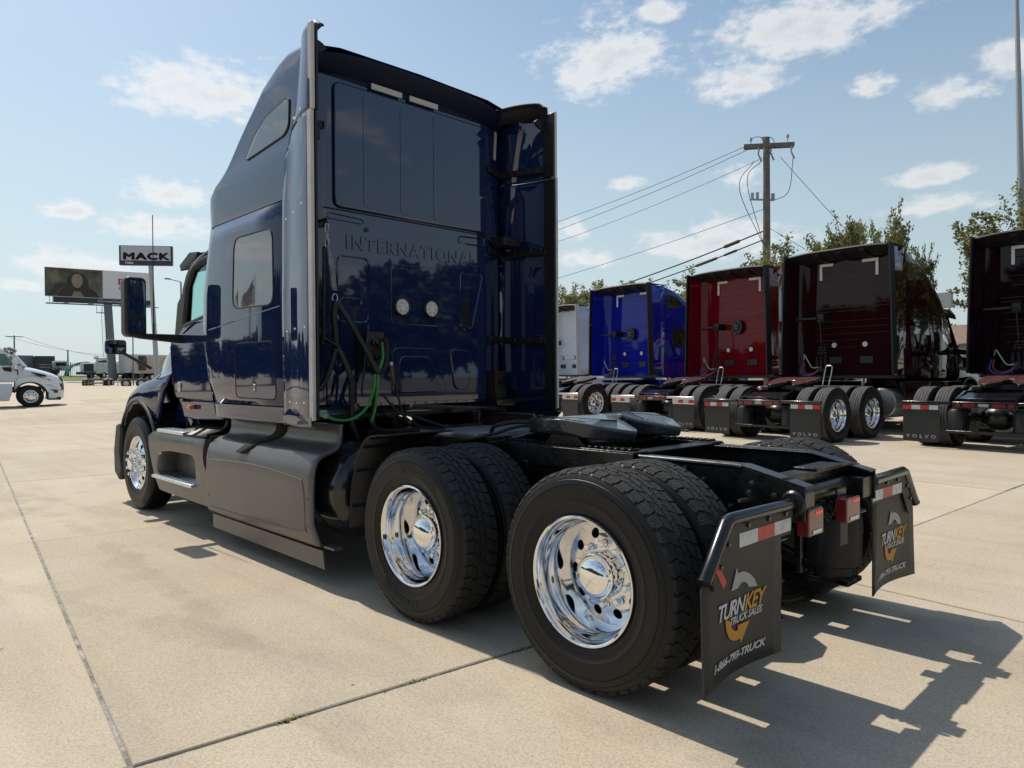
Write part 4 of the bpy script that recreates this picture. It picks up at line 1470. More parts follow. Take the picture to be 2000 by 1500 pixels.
        if s < 0:
            b2 = MB().box(2.86, 2.93, -1.02, -.985, 3.58, 3.78)
            bx = MB().beam((2.915, -.985, 3.52), (2.945, -1.03, 3.80), .040, .004, (1, .3, 0))
            obj('reflective_strip', bx, 'tape_grey', bw)
            obj('extender_hinge', MB().box(2.70, 2.88, -1.12, -.90, 2.67, 2.75), 'black_plastic', T, bevel=.01)
    # dark rubber seals inside the top of the extenders
    for s in (1, -1):
        rows = []
        for k in range(11):
            t = k / 10
            x = lerp(2.90, 2.40, t)
            y = lerp(.98, 1.185, min(1, t * 1.3)) 
            zt = 3.955 + .025 * math.sin(PI * t) - .06 * smooth((t - .75) / .25)
            rows.append([(x + .01, s * (y + .01), 3.84), (x - .01, s * (y - .012), zt - .03), (x - .03, s * (y - .035), zt), (x - .045, s * (y - .05), zt + .005)])
        g_ = obj('gap_seal', MB().grid(rows), 'black_rubber', T, solid=.016, angle=60)
        q = [(1.21, 3.70), (1.215, 3.89), (1.155, 3.905), (1.175, 3.84), (1.09, 3.81), (1.06, 3.78), (1.10, 3.745), (1.16, 3.73)]
        obj('seal_fin', MB().prism([(s * a, c) for a, c in q], 'x', 2.44, 2.475), 'black_rubber', g_, bevel=.006)
    s = 1
    b = MB().box(2.42, 2.50, 1.13, 1.20, 3.12, 3.20)
    obj('seal_clip', b, 'black_plastic', T, bevel=.006)
    # ---- air and electric lines hung on the back wall
    obj('hose_pole', MB().tube([(2.66, .975, 2.42), (2.66, .985, 1.72)], .013, 8).tube([(2.66, .985, 1.74), (2.62, .93, 1.70), (2.60, .90, 1.67)], .012, 8).box(2.66, 2.88, .94, 1.0, 1.70, 1.74), 'black_frame', T)
    def coil(a, c, r, turns, wire, m, nm='hanger_spring'):
        a, c = Vector(a), Vector(c)
        d = (c - a).normalized()
        x = d.cross(Vector((1, 0, 0))).normalized()
        y = d.cross(x)
        n = int(turns * 10)
        pts = [a + (c - a) * (i / n) + x * (r * math.cos(2 * PI * i / 10)) + y * (r * math.sin(2 * PI * i / 10)) for i in range(n + 1)]
        return obj(nm, MB().tube(pts, wire, 5), m, T)
    ch = MB()
    for k in range(3):
        z = 2.56 - .055 * k
        ring = [(2.65 + (.014 * math.cos(t) if k % 2 else 0), .955 + (0 if k % 2 else .016 * math.cos(t)), z + .034 * math.sin(t)) for t in [2 * PI * i / 12 for i in range(12)]]
        ch.tube(ring, .0045, 6, closed=True)
    obj('hanger_chain', ch, 'dull_metal', T)
    obj('hose_hook', MB().tube([(2.88, .95, 2.62), (2.66, .955, 2.63), (2.65, .955, 2.59)], .010, 8), 'black_frame', T)
    coil((2.65, .952, 2.42), (2.65, .905, 2.10), .012, 26, .0035, 'dull_metal')
    coil((2.65, .93, 2.40), (2.65, .885, 2.10), .010, 26, .003, 'dull_metal')
    ring = [(2.65, .893 + .022 * math.cos(t), 2.045 + .03 * math.sin(t)) for t in [2 * PI * i / 14 for i in range(14)]]
    obj('hanger_ring', MB().tube(ring, .005, 6, closed=True), 'dull_metal', T)
    def hose(pts, r, m, nm='air_hose', wrap=False):
        sp = spline(pts, 10)
        h = obj(nm, MB().tube(sp, r, 9), m, T)
        if wrap:
            b = MB()
            tot = 0
            for i in range(len(sp) - 1):
                a, c = sp[i], sp[i + 1]
                d = (c - a)
                n = max(1, int(d.length / .022))
                for k in range(n):
                    q = a + d * (k / n)
                    dn = d.normalized()
                    b.tube([q - dn * .0045 + Vector((0, 0, .003)), q + dn * .0045 + Vector((0, 0, -.003))], r * 1.13, 8)
            obj('spiral_wrap', b, 'black_plastic', h, kind='stuff')
        return h
    hose([(2.64, .895, 2.01), (2.64, .91, 1.90), (2.64, .895, 1.72), (2.63, .93, 1.58), (2.62, .99, 1.44), (2.60, 1.06, 1.36)], .021, 'black_rubber', wrap=True)
    hose([(2.64, .90, 1.70), (2.64, .84, 1.60), (2.63, .78, 1.45), (2.62, .775, 1.25), (2.6, .79, 1.10), (2.6, .74, .98)], .021, 'black_rubber', wrap=True)
    hose([(2.64, .87, 2.0), (2.62, .78, 1.86), (2.60, .66, 1.66), (2.58, .58, 1.51), (2.57, .54, 1.49), (2.58, .49, 1.55), (2.62, .455, 1.68), (2.66, .44, 1.74)], .019, 'black_rubber', wrap=True)
    hose([(2.66, .47, 1.72), (2.60, .505, 1.60), (2.58, .56, 1.48), (2.58, .575, 1.35), (2.58, .59, 1.22), (2.58, .63, 1.10)], .0115, 'green_hose')
    hose([(2.58, .595, 1.47), (2.57, .61, 1.36), (2.56, .68, 1.22), (2.55, .80, 1.14), (2.55, .93, 1.13), (2.56, 1.03, 1.17)], .0115, 'green_hose')
    hose([(2.64, .86, 1.99), (2.63, .845, 1.955), (2.63, .83, 1.935)], .013, 'green_hose')
    hose([(2.68, .43, 1.75), (2.62, .405, 1.60), (2.58, .395, 1.36), (2.52, .36, 1.12), (2.4, .33, 1.03)], .009, 'black_rubber')
    hose([(2.58, .53, 1.32), (2.52, .45, 1.20), (2.45, .35, 1.10), (2.3, .3, 1.03)], .009, 'black_rubber')
    hose([(2.70, .42, 1.76), (2.68, .41, 1.62), (2.67, .405, 1.58)], .016, 'black_rubber')
    obj('hose_coupling', MB().tube([(2.62, .415, 1.54), (2.60, .40, 1.40)], [.018, .015], 10), mat('copper_hose_end', (.16, .07, .05), .5), T)
    obj('coupling_collar', MB().tube([(2.625, .418, 1.565), (2.62, .415, 1.54)], .021, 10), 'dull_metal', T)
    obj('hose_coupling', MB().tube([(2.56, 1.02, 1.165), (2.57, 1.10, 1.20)], [.022, .018], 8).obox((2.55, 1.06, 1.20), (.02, .06, .02)), mat('coupling_green', (.25, .38, .33), .4), T)
    b = MB().box(2.70, 2.876, .42, .585, 1.52, 1.81)
    pb = obj('connection_box', b, 'black_plastic', T, bevel=.01)
    for y, z in ((.53, 1.72), (.47, 1.70), (.50, 1.60)):
        b = MB().lathe([(.024, 0), (.024, -.03), (.012, -.034), (.010, -.06), (.001, -.062)], 12, 'x', (2.70, y, z))
        obj('coupling', b, 'black_frame', pb)
    obj('stay_rod', MB().tube([(2.72, .56, 1.86), (2.66, .66, 1.34), (2.64, .665, 1.30)], .010, 8), 'black_frame', T)
    hose([(2.70, .50, 1.55), (2.6, .60, 1.15), (2.5, .62, 1.05), (2.2, .5, 1.05), (1.9, .45, 1.06)], .016, 'black_rubber')
    # ---- cab: doors with see-through windows
    for s in (1, -1):
        b = MB()
        low = [(4.40, 1.235), (5.50, 1.235), (5.64, 1.38), (5.68, 1.60), (5.68, 1.84), (5.45, 1.885), (5.31, 1.96), (5.10, 1.985), (4.40, 2.03)]
        rows = []
        b.prism(low, 'y', s * 1.02, s * 1.065)
        d = obj('cab_door', b, 'navy_paint', T, bevel=.02, seg=3)
        obj('door_seam', MB().beam((5.55, s * 1.067, 1.25), (5.67, s * 1.067, 1.78), .004, .008), 'dark_cavity', d)
        fr = [(4.46, 2.03), (4.46, 2.585), (4.80, 2.575), (5.03, 2.53), (5.20, 2.37), (5.31, 1.97), (5.10, 1.99), (4.80, 2.025)]
        w = obj('door_window', MB().add([(x, s * 1.03, z) for x, z in round_poly(fr, .03)], [tuple(range(len(round_poly(fr, .03))))]), 'teal_glass', T, angle=0)
        obj('window_frame', MB().tube([(x, s * 1.045, z) for x, z in round_poly(fr, .04)], .028, 8, closed=True), 'black_plastic', w)
        b = MB().prism([(4.95, 2.61), (5.13, 2.59), (5.28, 2.48), (5.38, 2.35), (5.48, 1.90), (5.31, 1.90), (5.23, 2.36), (5.05, 2.53)], 'y', s * .985, s * 1.045)
        obj('mirror_sail', MB().prism([(5.35, 2.32), (5.47, 2.31), (5.60, 2.22), (5.69, 1.88), (5.38, 1.88)], 'y', s * .97, s * 1.02), 'black_plastic', T, bevel=.012)
        obj('windscreen_pillar', b, 'black_plastic', T, bevel=.015)
        b = MB().prism([(4.36, 1.225), (5.46, 1.225), (5.36, 1.05), (5.10, 1.04), (4.40, 1.06)], 'y', s * .98, s * 1.045)
        obj('cab_sill', b, 'navy_paint', T, bevel=.015)
        obj('door_crease', MB().tube([(4.45, s * 1.066, 2.01), (4.98, s * 1.066, 1.985), (5.30, s * 1.063, 1.90)], .012, 6), 'navy_paint', d)
        b = MB().lathe([(.052, 0), (.052, s * .008), (.04, s * .011), (.001, s * .012)], 24, c=(5.42, s * 1.066, 1.36))
        obj('door_badge', b, 'dull_metal', d)
        b = MB().obox((5.09, s * 1.075, 1.165), (.075, .06, .045))
        obj('side_indicator', b, 'amber', T, bevel=.012)
        obj('door_handle', MB().obox((4.62, s * 1.078, 1.60), (.05, .02, .14)), 'navy_paint', d, bevel=.008)
        # door mirror
        mx, my, mz = 5.34, s * 1.50, 2.135
        b = MB().prism(rrect(my, mz, .195, .575, .05), 'x', mx - .045, mx + .10)
        mi = obj('door_mirror', b, 'black_plastic', T, bevel=.022, seg=3)
        obj('mirror_glass', MB().prism(rrect(my - s * .006, mz + .07, .15, .36, .025), 'x', mx - .050, mx - .046), 'mirror_glass', mi)
        obj('mirror_glass', MB().prism(rrect(my - s * .006, mz - .19, .15, .12, .025), 'x', mx - .050, mx - .046), 'mirror_glass', mi)
        obj('mirror_arm', MB().prism([(s * 1.56, 1.855), (s * 1.42, 1.885), (s * 1.06, 1.885), (s * 1.04, 1.80), (s * 1.10, 1.80), (s * 1.46, 1.835)], 'x', mx - .03, mx + .05), 'black_plastic', mi, bevel=.014)
        obj('antenna', MB().tube([(5.27, s * 1.35, 1.86), (5.27, s * 1.35, 3.03)], [.006, .004], 6).tube([(5.27, s * 1.35, 1.86), (5.27, s * 1.35, 1.98)], .009, 8), 'black_plastic', T)
        # hood mirror
        b = MB().prism(rrect(s * 1.275, 1.805, .215, .165, .035), 'x', 6.79, 6.85)
        hm = obj('hood_mirror', b, 'black_plastic', T, bevel=.012)
        obj('mirror_glass', MB().prism(rrect(s * 1.275, 1.805, .19, .138, .028), 'x', 6.7865, 6.7895), 'mirror_glass', hm)
        obj('mirror_arm', MB().tube([(6.82, s * 1.19, 1.735), (6.70, s * 1.0, 1.60), (6.68, s * .94, 1.56)], .018, 8), 'black_plastic', hm)
    obj('firewall', MB().box(5.50, 5.56, -.96, .96, .95, 1.80), 'dark_cavity', T)
    obj('cab_floor', MB().box(4.4, 5.5, -1.0, 1.0, 1.20, 1.24), 'black_frame', T)
    obj('dashboard', MB().box(5.05, 5.6, -.98, .98, 1.5, 1.86), 'black_plastic', T, bevel=.05)
    for s in (1, -1):
        obj('seat', MB().box(4.50, 4.64, s * .52 - .25, s * .52 + .25, 1.45, 2.25).box(4.5, 5.0, s * .52 - .25, s * .52 + .25, 1.4, 1.58), 'black_plastic', T, bevel=.05)
    rows = []
    for x, z in ((4.40, 2.76), (4.7, 2.75), (4.95, 2.71), (5.10, 2.65), (5.16, 2.60)):
        rows.append([(x, y, z - .10 * abs(y / 1.05) ** 4 - .0) for y in [1.05 * k / 8 for k in range(-8, 9)]])
    obj('cab_roof', MB().grid(rows), 'navy_paint', T, solid=.03, angle=50)
    rows = []
    for t in [k / 6 for k in range(7)]:
        rows.append([(lerp(5.30, 5.62, t) + .20 * (1 - (y / .98) ** 2) * t + .1 * (1 - (y / .98) ** 2), y, lerp(2.59, 1.88, t)) for y in [.98 * k / 8 for k in range(-8, 9)]])
    obj('windscreen', MB().grid(rows), 'teal_glass', T, angle=60, recalc=False)
    rows = []
    for x, z in ((5.02, 2.73), (5.20, 2.735), (5.40, 2.685), (5.50, 2.62)):
        rows.append([(x + .12 * (1 - (y / 1.02) ** 2), y, z - .06 * abs(y / 1.02) ** 6) for y in [1.02 * k / 10 for k in range(-10, 11)]])
    obj('sun_visor', MB().grid(rows), 'black_plastic', T, solid=.02, angle=50)
    for s in (1, -1):
        obj('visor_side', MB().prism([(5.0, 2.68), (5.05, 2.62), (5.46, 2.555), (5.50, 2.60), (5.22, 2.70)], 'y', s * 1.0, s * 1.03), 'black_plastic', T, bevel=.008)
    # ---- hood and fenders
    def hood_sec(x):
        hz = interp(x, [5.6, 6.0, 6.6, 7.1, 7.35], [1.90, 1.87, 1.76, 1.60, 1.40])
        hw = interp(x, [5.6, 6.2, 6.8, 7.35], [.97, .93, .80, .66])
        cr = interp(x, [5.6, 5.78, 6.14, 6.5, 6.77, 6.97, 7.13, 7.25], [1.50, 1.48, 1.44, 1.41, 1.33, 1.20, .99, .90])
        fo = interp(x, [5.6, 5.78, 6.1, 6.5, 6.9, 7.13, 7.25], [1.08, 1.115, 1.155, 1.165, 1.16, 1.12, 1.06])
        L = [(x, 0, hz + .03), (x, hw * .5, hz + .022), (x, hw * .82, hz - .01), (x, hw * .95, hz - .06), (x, hw, hz - .14), (x, hw + .01, max(cr + .04, hz - .26)), (x, lerp(hw, fo, .35), cr + .025), (x, lerp(hw, fo, .75), cr), (x, fo - .03, cr - .035), (x, fo, cr - .10)]
        return L, fo, cr
    rows = []
    for x in (5.70, 5.78, 5.95, 6.14, 6.3, 6.5, 6.65, 6.77, 6.88, 6.97, 7.06, 7.13, 7.2):
        L, fo, cr = hood_sec(x)
        # side goes down to the wheel arch
        dx = x - 6.459
        za = TR + math.sqrt(max(0, .665 ** 2 - dx * dx)) if abs(dx) < .64 else .95
        if x < 5.85:
            za = lerp(1.40, 1.30, (x - 5.7) / .15)
        zl = min(za, cr - .13)
        L = L + [(x, fo + .004, lerp(cr - .10, zl, .5)), (x, fo, zl)]
        rows.append([(p[0], -p[1], p[2]) for p in reversed(L[1:])] + L)
    obj('hood', MB().grid(rows), 'navy_paint', T, solid=.018, angle=50, subd=1)
    for s in (1, -1):
        # rear wedge of the fender, reaching down to the step
        b = MB().prism([(5.72, 1.41), (5.90, 1.38), (6.06, 1.12), (6.19, .955), (5.97, .955), (5.84, 1.20)], 'y', s * 1.07, s * 1.128)
        obj('fender_end', b, 'navy_paint', T, bevel=.02, seg=3)
        b = MB().prism([(5.45, 1.42), (5.80, 1.42), (6.02, .97), (5.30, .97)], 'y', s * .86, s * .92)
        obj('hood_inner_panel', b, 'navy_paint', T, bevel=.01)
        obj('hood_side', MB().prism([(5.52, 1.85), (5.95, 1.82), (6.6, 1.64), (7.08, 1.42), (7.12, .95), (6.1, 1.0), (5.52, 1.0)], 'y', s * .62, s * .67), 'navy_paint', T, bevel=.015)
        obj('air_duct', MB().box(5.50, 5.76, s * .93 - .02, s * .93 + .02, 1.12, 1.38), 'dark_cavity', T)
        obj('cab_strut', MB().beam((5.70, s * 1.02, 1.42), (5.18, s * 1.02, .99), .03, .07), 'navy_paint', T, bevel=.008)
        arch = []
        for i in range(27):
            a = R(lerp(20, 158, i / 26))
            arch.append((6.459 + .668 * math.cos(a), TR + .668 * math.sin(a)))
        b = MB()
        b.grid([[(x, s * (1.135 - .0), z), (x, s * 1.172, z), (6.459 + (x - 6.459) * 1.045, s * 1.176, TR + (z - TR) * 1.045), (6.459 + (x - 6.459) * 1.06, s * 1.160, TR + (z - TR) * 1.06)] for x, z in arch])
        obj('arch_trim', b, 'black_plastic', T, angle=50)
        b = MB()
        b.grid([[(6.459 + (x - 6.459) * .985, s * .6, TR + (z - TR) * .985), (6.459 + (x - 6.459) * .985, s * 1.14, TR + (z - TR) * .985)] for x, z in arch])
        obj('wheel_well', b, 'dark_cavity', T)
        b = MB().prism([(7.02, .93), (7.20, .91), (7.30, .60), (7.28, .34), (7.10, .25), (6.98, .40), (7.06, .60), (7.0, .83)], 'y', s * .95, s * 1.185)
        obj('bumper_end', b, 'black_plastic', T, bevel=.03, seg=3)
    obj('bumper', MB().box(7.15, 7.38, -1.12, 1.12, .32, .72), 'black_plastic', T, bevel=.05)
    obj('grille', MB().box(7.16, 7.30, -.60, .60, .74, 1.40), 'black_gloss', T, bevel=.03)
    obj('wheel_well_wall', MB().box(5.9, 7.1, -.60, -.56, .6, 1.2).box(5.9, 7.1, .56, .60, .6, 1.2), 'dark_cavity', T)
    b = MB().add([(-x + 5.84, .972 + z, y + 1.755) for x, y, z in T_LT[0]], T_LT[1])
    obj('hood_lettering', b, 'dull_metal', T, angle=0, recalc=False)
    return T
navy_truck()
# ------------------------------------------------------------------ aerodynamic sleeper trucks (same model, several colours)
VC = {}
def aero_meshes():
    def put(k, b, mats='navy_paint', angle=40):
        VC[k] = b.mesh(k, mats, angle)
    # frame
    b = MB()
    for s, n in ((1, 'l'), (-1, 'r')):
        put('frame_' + n, MB().prism([(6.8, .70), (6.8, .96), (-.25, .96), (-.62, .84), (-.62, .68), (-.3, .68)], 'y', s * .40, s * .44))
    b = MB()
    b.prism([(-.62, .84), (-.25, .93), (-.22, .90), (-.58, .80)], 'y', -.40, .40)
    put('tail_member', b)
    put('cross_member', MB().box(-.06, .06, -.40, .40, .74, .94))
    put('lamp_panel', MB().box(-.70, -.62, -.46, .46, .685, .79))
    put('lower_bar', MB().box(-.60, -.50, -.60, .60, .26, .31))
    put('air_bag', MB().lathe([(.001, .27), (.12, .27), (.15, .30), (.15, .60), (.11, .66), (.001, .66)], 20, 'z'))
    put('axle', MB().tube([(0, .95, TR), (0, -.95, TR)], .07, 10).lathe([(.10, -.24), (.21, -.1), (.21, .1), (.10, .24)], 16, c=(0, 0, TR)))
    for k, (y0, y1) in enumerate(((.32, .43), (.11, .31), (-.31, -.11), (-.43, -.32))):
        put('tail_lamp_%d' % k, MB().prism(rrect((y0 + y1) / 2, .735, y1 - y0 - .025, .058, .02), 'x', -.712, -.70))
    put('reverse_lamp', MB().prism(rrect(0, .735, .15, .05, .02), 'x', -.715, -.70))
    for s, n in ((1, 'l'), (-1, 'r')):
        b = MB().box(-.72, -.67, min(s * .47, s * 1.24), max(s * .47, s * 1.24), .735, .79)
        put('hanger_' + n, b)
        b = MB()
        put('hang_strip_' + n, MB().box(-.706, -.70, min(s * .64, s * 1.23), max(s * .64, s * 1.23), .62, .735))
        b = MB().prism(round_poly([(s * .64, .64), (s * 1.22, .64), (s * 1.22, .10), (s * .64, .10)], .06, 5), 'x', -.700, -.688)
        put('flap_' + n, b)
        for k in range(4):
            y0 = s * .82 if s < 0 else s * 1.21
            a = (.66 + .14 * k, .66 + .14 * (k + 1) - .001)
            put('tape_%s%d' % (n, k), MB().box(-.709, -.7065, min(s * a[0], s * a[1]), max(s * a[0], s * a[1]), .645, .72))
        vs, fs = T_VOLVO
        put('word_' + n, MB().add([(-.7025, s * .93 - x, .165 + y) for x, y, z in vs], fs), 'print_white', 0)
    # fifth wheel, deck
    b = MB()
    half = [(.86, 0), (.86, .30), (.78, .45), (.50, .47), (.15, .34), (.08, .24), (.32, .08), (.50, .06)]
    zf = lambda x: 1.21 - max(0, (.80 - x)) * .20
    for s in (1, -1):
        top = [(x, s * y, zf(x)) for x, y in half] + [(.50, 0, zf(.50))]
        bot = [(x, s * y * .96, zf(x) - .07) for x, y in half] + [(.50, 0, zf(.50) - .07)]
        m = len(top)
        b.add(top + bot, [tuple(range(m)), tuple(range(2 * m - 1, m - 1, -1))] + [(i, i + 1, m + i + 1, m + i) for i in range(m - 1)])
    b.mi = [0] * len(b.f)
    b.mi[0] = b.mi[len(half) + 2] = 1
    VC['fifth'] = b.mesh('fifth_wheel', ['black_gloss', 'grease_red'], 30)
    for i, p in enumerate(VC['fifth'].polygons):
        p.material_index = 1 if abs(p.normal.z) > .9 and p.center.z > 1.05 else 0
    put('fifth_base', MB().box(.1, 1.0, -.44, -.30, .962, 1.02).box(.1, 1.0, .30, .44, .962, 1.02).box(.35, .75, -.3, .3, .97, 1.05))
    put('deck', MB().box(1.35, 2.05, -.62, .62, 1.005, 1.02))
    b = MB()
    for k in range(12):
        b.box(1.36, 2.04, -.58 + .10 * k, -.54 + .10 * k, 1.02, 1.027)
    put('deck_rib', b)
    # sleeper + cab shell
    XB = 2.82
    X = [2.86, 3.05, 3.4, 3.8, 4.2, 4.6, 4.9, 5.2, 5.42, 5.54]
    ZT = [3.90, 3.90, 3.82, 3.67, 3.46, 3.20, 3.00, 2.78, 2.66, 2.58]
    HW = [1.13, 1.14, 1.14, 1.14, 1.13, 1.11, 1.08, 1.04, 1.0, .96]
    rows = []
    for x, zt, hw in zip(X, ZT, HW):
        L = []
        for z, k in ((1.17, 1.0), (1.6, 1.005), (2.0, 1.0), (2.6, .985)):
            L.append((x, hw * k, min(z, zt - .5)))
        L += [(x, hw * (.985 - .028 * max(0, zt - .30 - 2.6)), max(zt - .30, 2.62) if zt > 2.95 else zt - .22), (x, hw * (.975 - .03 * max(0, zt - .12 - 2.6)), zt - .13), (x, hw * .90, zt - .05), (x, hw * .72, zt + .0), (x, hw * .4, zt + .03), (x, 0, zt + .04)]
        rows.append(L + [(p[0], -p[1], p[2]) for p in reversed(L[:-1])])
    put('shell', MB().grid(rows), angle=40)
    # lower cab between the sleeper front and the hood
    rows = []
    for x, zt, hw in ((5.54, 2.58, .96), (5.75, 2.28, .98), (6.03, 1.92, 1.0)):
        rows.append([(x, s * hw, z) for s, z in ((1, 1.17), (1, 1.5), (1, min(1.93, zt)), )] + [(x, -hw, z) for z in (min(1.93, zt), 1.5, 1.17)])
    put('cowl', MB().grid(rows), angle=40)
    rows = []
    for t in [k / 6 for k in range(7)]:
        rows.append([(lerp(5.53, 6.05, t) + .22 * (1 - (y / .96) ** 2), y, lerp(2.58, 1.92, t)) for y in [.96 * k / 8 for k in range(-8, 9)]])
    put('windscreen', MB().grid(rows), angle=60)
    for s, n in ((1, 'l'), (-1, 'r')):
        # side glazing follows the shell
        def yv(x, z):
            hw = interp(x, X, HW)
            k = 1.0 if z < 2.0 else interp(z, [2.0, 2.6, 3.7], [1.0, .985, .95])
            return s * (hw * k + .006)
        def pane(poly, nm, r=.06):
            q = round_poly(poly, r, 4)
            put(nm + n, MB().add([(x, yv(x, z), z) for x, z in q] + [(x, yv(x, z) - s * .02, z) for x, z in q], [tuple(range(len(q)))] + [(i, (i + 1) % len(q), len(q) + (i + 1) % len(q), len(q) + i) for i in range(len(q))]), angle=0)
        pane([(4.86, 2.50), (5.40, 2.48), (5.72, 1.98), (5.30, 1.93), (4.86, 2.05)], 'door_pane_')
        pane([(3.25, 2.62), (4.05, 2.62), (4.05, 2.10), (3.25, 2.10)], 'bunk_pane_')
        pane([(3.05, 3.62), (3.55, 3.58), (3.85, 3.30), (3.05, 3.22)], 'roof_pane_')
        b = MB()
        for z in (1.30, 2.86):
            b.box(2.66, 4.75, s * 1.137, s * 1.142, z, z + .006)
        b.beam((4.76, s * 1.112, 1.2), (4.76, s * 1.09, 2.6), .006, .006)
        b.box(2.90, 5.3, s * 1.13 - .004, s * 1.13 + .004, 1.24, 1.25)
        put('seams_' + n, b)
        # side extender with dark trailing edge
        rows = []
        for z, lean, xo in ((1.255, 0, .0), (1.6, 0, .0), (2.5, .02, .0), (3.3, .05, .0), (3.86, .075, .0)):
            rows.append([(2.90, s * 1.13, z + (.05 if z > 3.8 else 0)), (2.72, s * (1.155 - lean * .4), z), (2.50, s * (1.185 - lean * .6), z), (2.34, s * (1.205 - lean * .8), z), (2.22, s * (1.22 - lean), z)])
        b = MB().grid(rows)
        put('extender_' + n, b, angle=60)
        rows = []
        for z, lean in ((1.24, 0), (2.0, 0), (3.0, .04), (3.86, .075)):
            rows.append([(XB - .003, s * .87, z), (2.74, s * .93, z), (2.62, s * (1.10 - lean * .5), z), (2.40, s * (1.17 - lean * .7), z), (2.20, s * (1.19 - lean), z)])
        b = MB().grid(rows)
        put('liner_' + n, b, angle=30)
        b = MB()
        for z0, z1 in ((1.255, 2.83), (2.84, 3.92)):
            l0, l1 = .075 * (z0 - 1.9) / 2 if z0 > 2 else 0, .075 * (z1 - 1.9) / 2
            b.add([(x, s * (1.225 - l - w), z) for z, l in ((z0, l0), (z1, l1)) for x in (2.10, 2.30) for w in (-.008, .022)], [(0, 1, 3, 2), (4, 6, 7, 5), (0, 4, 5, 1), (2, 3, 7, 6), (0, 2, 6, 4), (1, 5, 7, 3)])
        put('extender_edge_' + n, b)
        # mirror, sill, tank, steps
        b = MB().prism(rrect(s * 1.42, 2.02, .22, .52, .06), 'x', 5.72, 5.84)
        put('mirror_' + n, b)
        put('mirror_arm_' + n, MB().prism([(s * 1.45, 1.74), (s * 1.36, 1.78), (s * 1.0, 1.86), (s * .97, 1.74), (s * 1.05, 1.70), (s * 1.38, 1.70)], 'x', 5.74, 5.82))
        put('mirror_face_' + n, MB().prism(rrect(s * 1.42, 2.02, .18, .46, .04), 'x', 5.714, 5.72))
        put('tank_' + n, MB().lathe([(.001, 2.38), (.29, 2.39), (.315, 2.42), (.315, 3.9), (.001, 3.91)], 28, 'x', (0, s * .85, .66)))
        b = MB().prism([(3.0, .32), (2.92, .62), (2.62, 1.10), (5.66, 1.10), (5.64, .70), (5.52, .32)], 'y', s * 1.10, s * 1.19)
        put('skirt_' + n, b)
        # fender with wheel arch
        Xs = 6.35
        arc = [(Xs + .64 * math.cos(R(a)), TR + .64 * math.sin(R(a))) for a in range(160, 15, -8)]
        out = [(5.78, 1.20), (5.73, .84)] + arc + [(7.05, .72), (7.30, .76), (7.56, .92), (7.42, 1.28), (7.08, 1.42), (6.3, 1.44), (5.9, 1.38)]
        b = MB()
        n_ = len(out)
        c0 = (6.45, 1.3)
        def yo(x):
            return s * interp(x, [5.7, 6.2, 6.9, 7.3, 7.56], [1.03, 1.13, 1.13, 1.04, .84])
        b.add([(x, yo(x), z) for x, z in out] + [(x, yo(x) - s * .22, z) for x, z in out], [tuple(range(n_))] + [(i, (i + 1) % n_, n_ + (i + 1) % n_, n_ + i) for i in range(n_)])
        put('fender_' + n, b, angle=30)
        b = MB().grid([[(Xs + r * math.cos(R(a)), s * y, TR + r * math.sin(R(a))) for r, y in ((.62, .7), (.625, 1.14), (.665, 1.15), (.68, 1.13))] for a in range(165, 5, -7)])
        put('arch_' + n, b)
        b = MB().add([(x, yo(x) + s * .004, z) for x, z in ((6.93, 1.07), (7.10, .96), (7.42, .86), (7.22, .98), (7.07, 1.06))], [(0, 1, 2, 3, 4)])
        put('headlamp_' + n, b, angle=0)
        hy = lambda x: s * (interp(x, [6.0, 6.9, 7.5], [1.0, .98, .82]) + .012)
        q_ = ((6.36, 1.65, 1.02), (6.92, 1.52, 1.015), (7.13, 1.235, 1.10), (6.64, 1.44, 1.145))
        b = MB().add([(x, s * y, z) for x, z, y in q_] + [(x, s * (y - .2), z) for x, z, y in q_], [(0, 1, 2, 3), (0, 1, 5, 4), (1, 2, 6, 5), (2, 3, 7, 6), (3, 0, 4, 7)])
        put('intake_' + n, b, angle=0)
        b = MB().prism([(7.05, .66), (7.12, .83), (7.44, .78), (7.40, .66)], 'y', s * .96, s * 1.062)
        put('fog_pocket_' + n, b)
        put('door_notch_' + n, MB().prism([(5.26, 1.86), (5.62, 1.86), (5.64, 1.66), (5.36, 1.70)], 'y', s * 1.02, s * 1.05))
        put('grab_slot_' + n, MB().box(5.84, 5.88, s * .99 - .02, s * .99 + .02, 1.5, 1.75))
        put('handle_' + n, MB().prism([(4.93, 1.36), (5.02, 1.34), (5.0, 1.30), (4.85, 1.30)], 'y', s * 1.06, s * 1.10))
    # hood
    rows = []
    for x, hz, hw in ((5.92, 1.95, .96), (6.1, 1.92, 1.0), (6.5, 1.83, 1.0), (7.0, 1.68, .97), (7.3, 1.56, .88), (7.5, 1.44, .78), (7.60, 1.25, .72), (7.66, .95, .70), (7.66, .75, .70)):
        zl = min(1.10, hz - .1)
        L = [(x, 0, hz), (x, hw * .6, hz - .03), (x, hw * .88, hz - .10), (x, hw, hz - .24 if hz > 1.4 else hz - .06), (x, hw + .01, min(hz - .4, 1.32) if hz > 1.6 else zl)]
        rows.append([(p[0], -p[1], p[2]) for p in reversed(L[1:])] + L)
    put('hood', MB().grid(rows), angle=45)
    b = MB()
    rows = []
    for z, k in ((.40, .96), (.46, 1.0), (.74, 1.0), (.80, .98)):
        rows.append([(7.05, 1.09 * k, z), (7.35, 1.05 * k, z), (7.58, .88 * k, z), (7.70 * (.99 + .01 * k), .55, z), (7.74, 0, z), (7.70, -.55, z), (7.58, -.88 * k, z), (7.35, -1.05 * k, z), (7.05, -1.09 * k, z)])
    put('bumper', MB().grid(rows))
    put('valance', MB().box(7.02, 7.55, -1.02, 1.02, .33, .46))
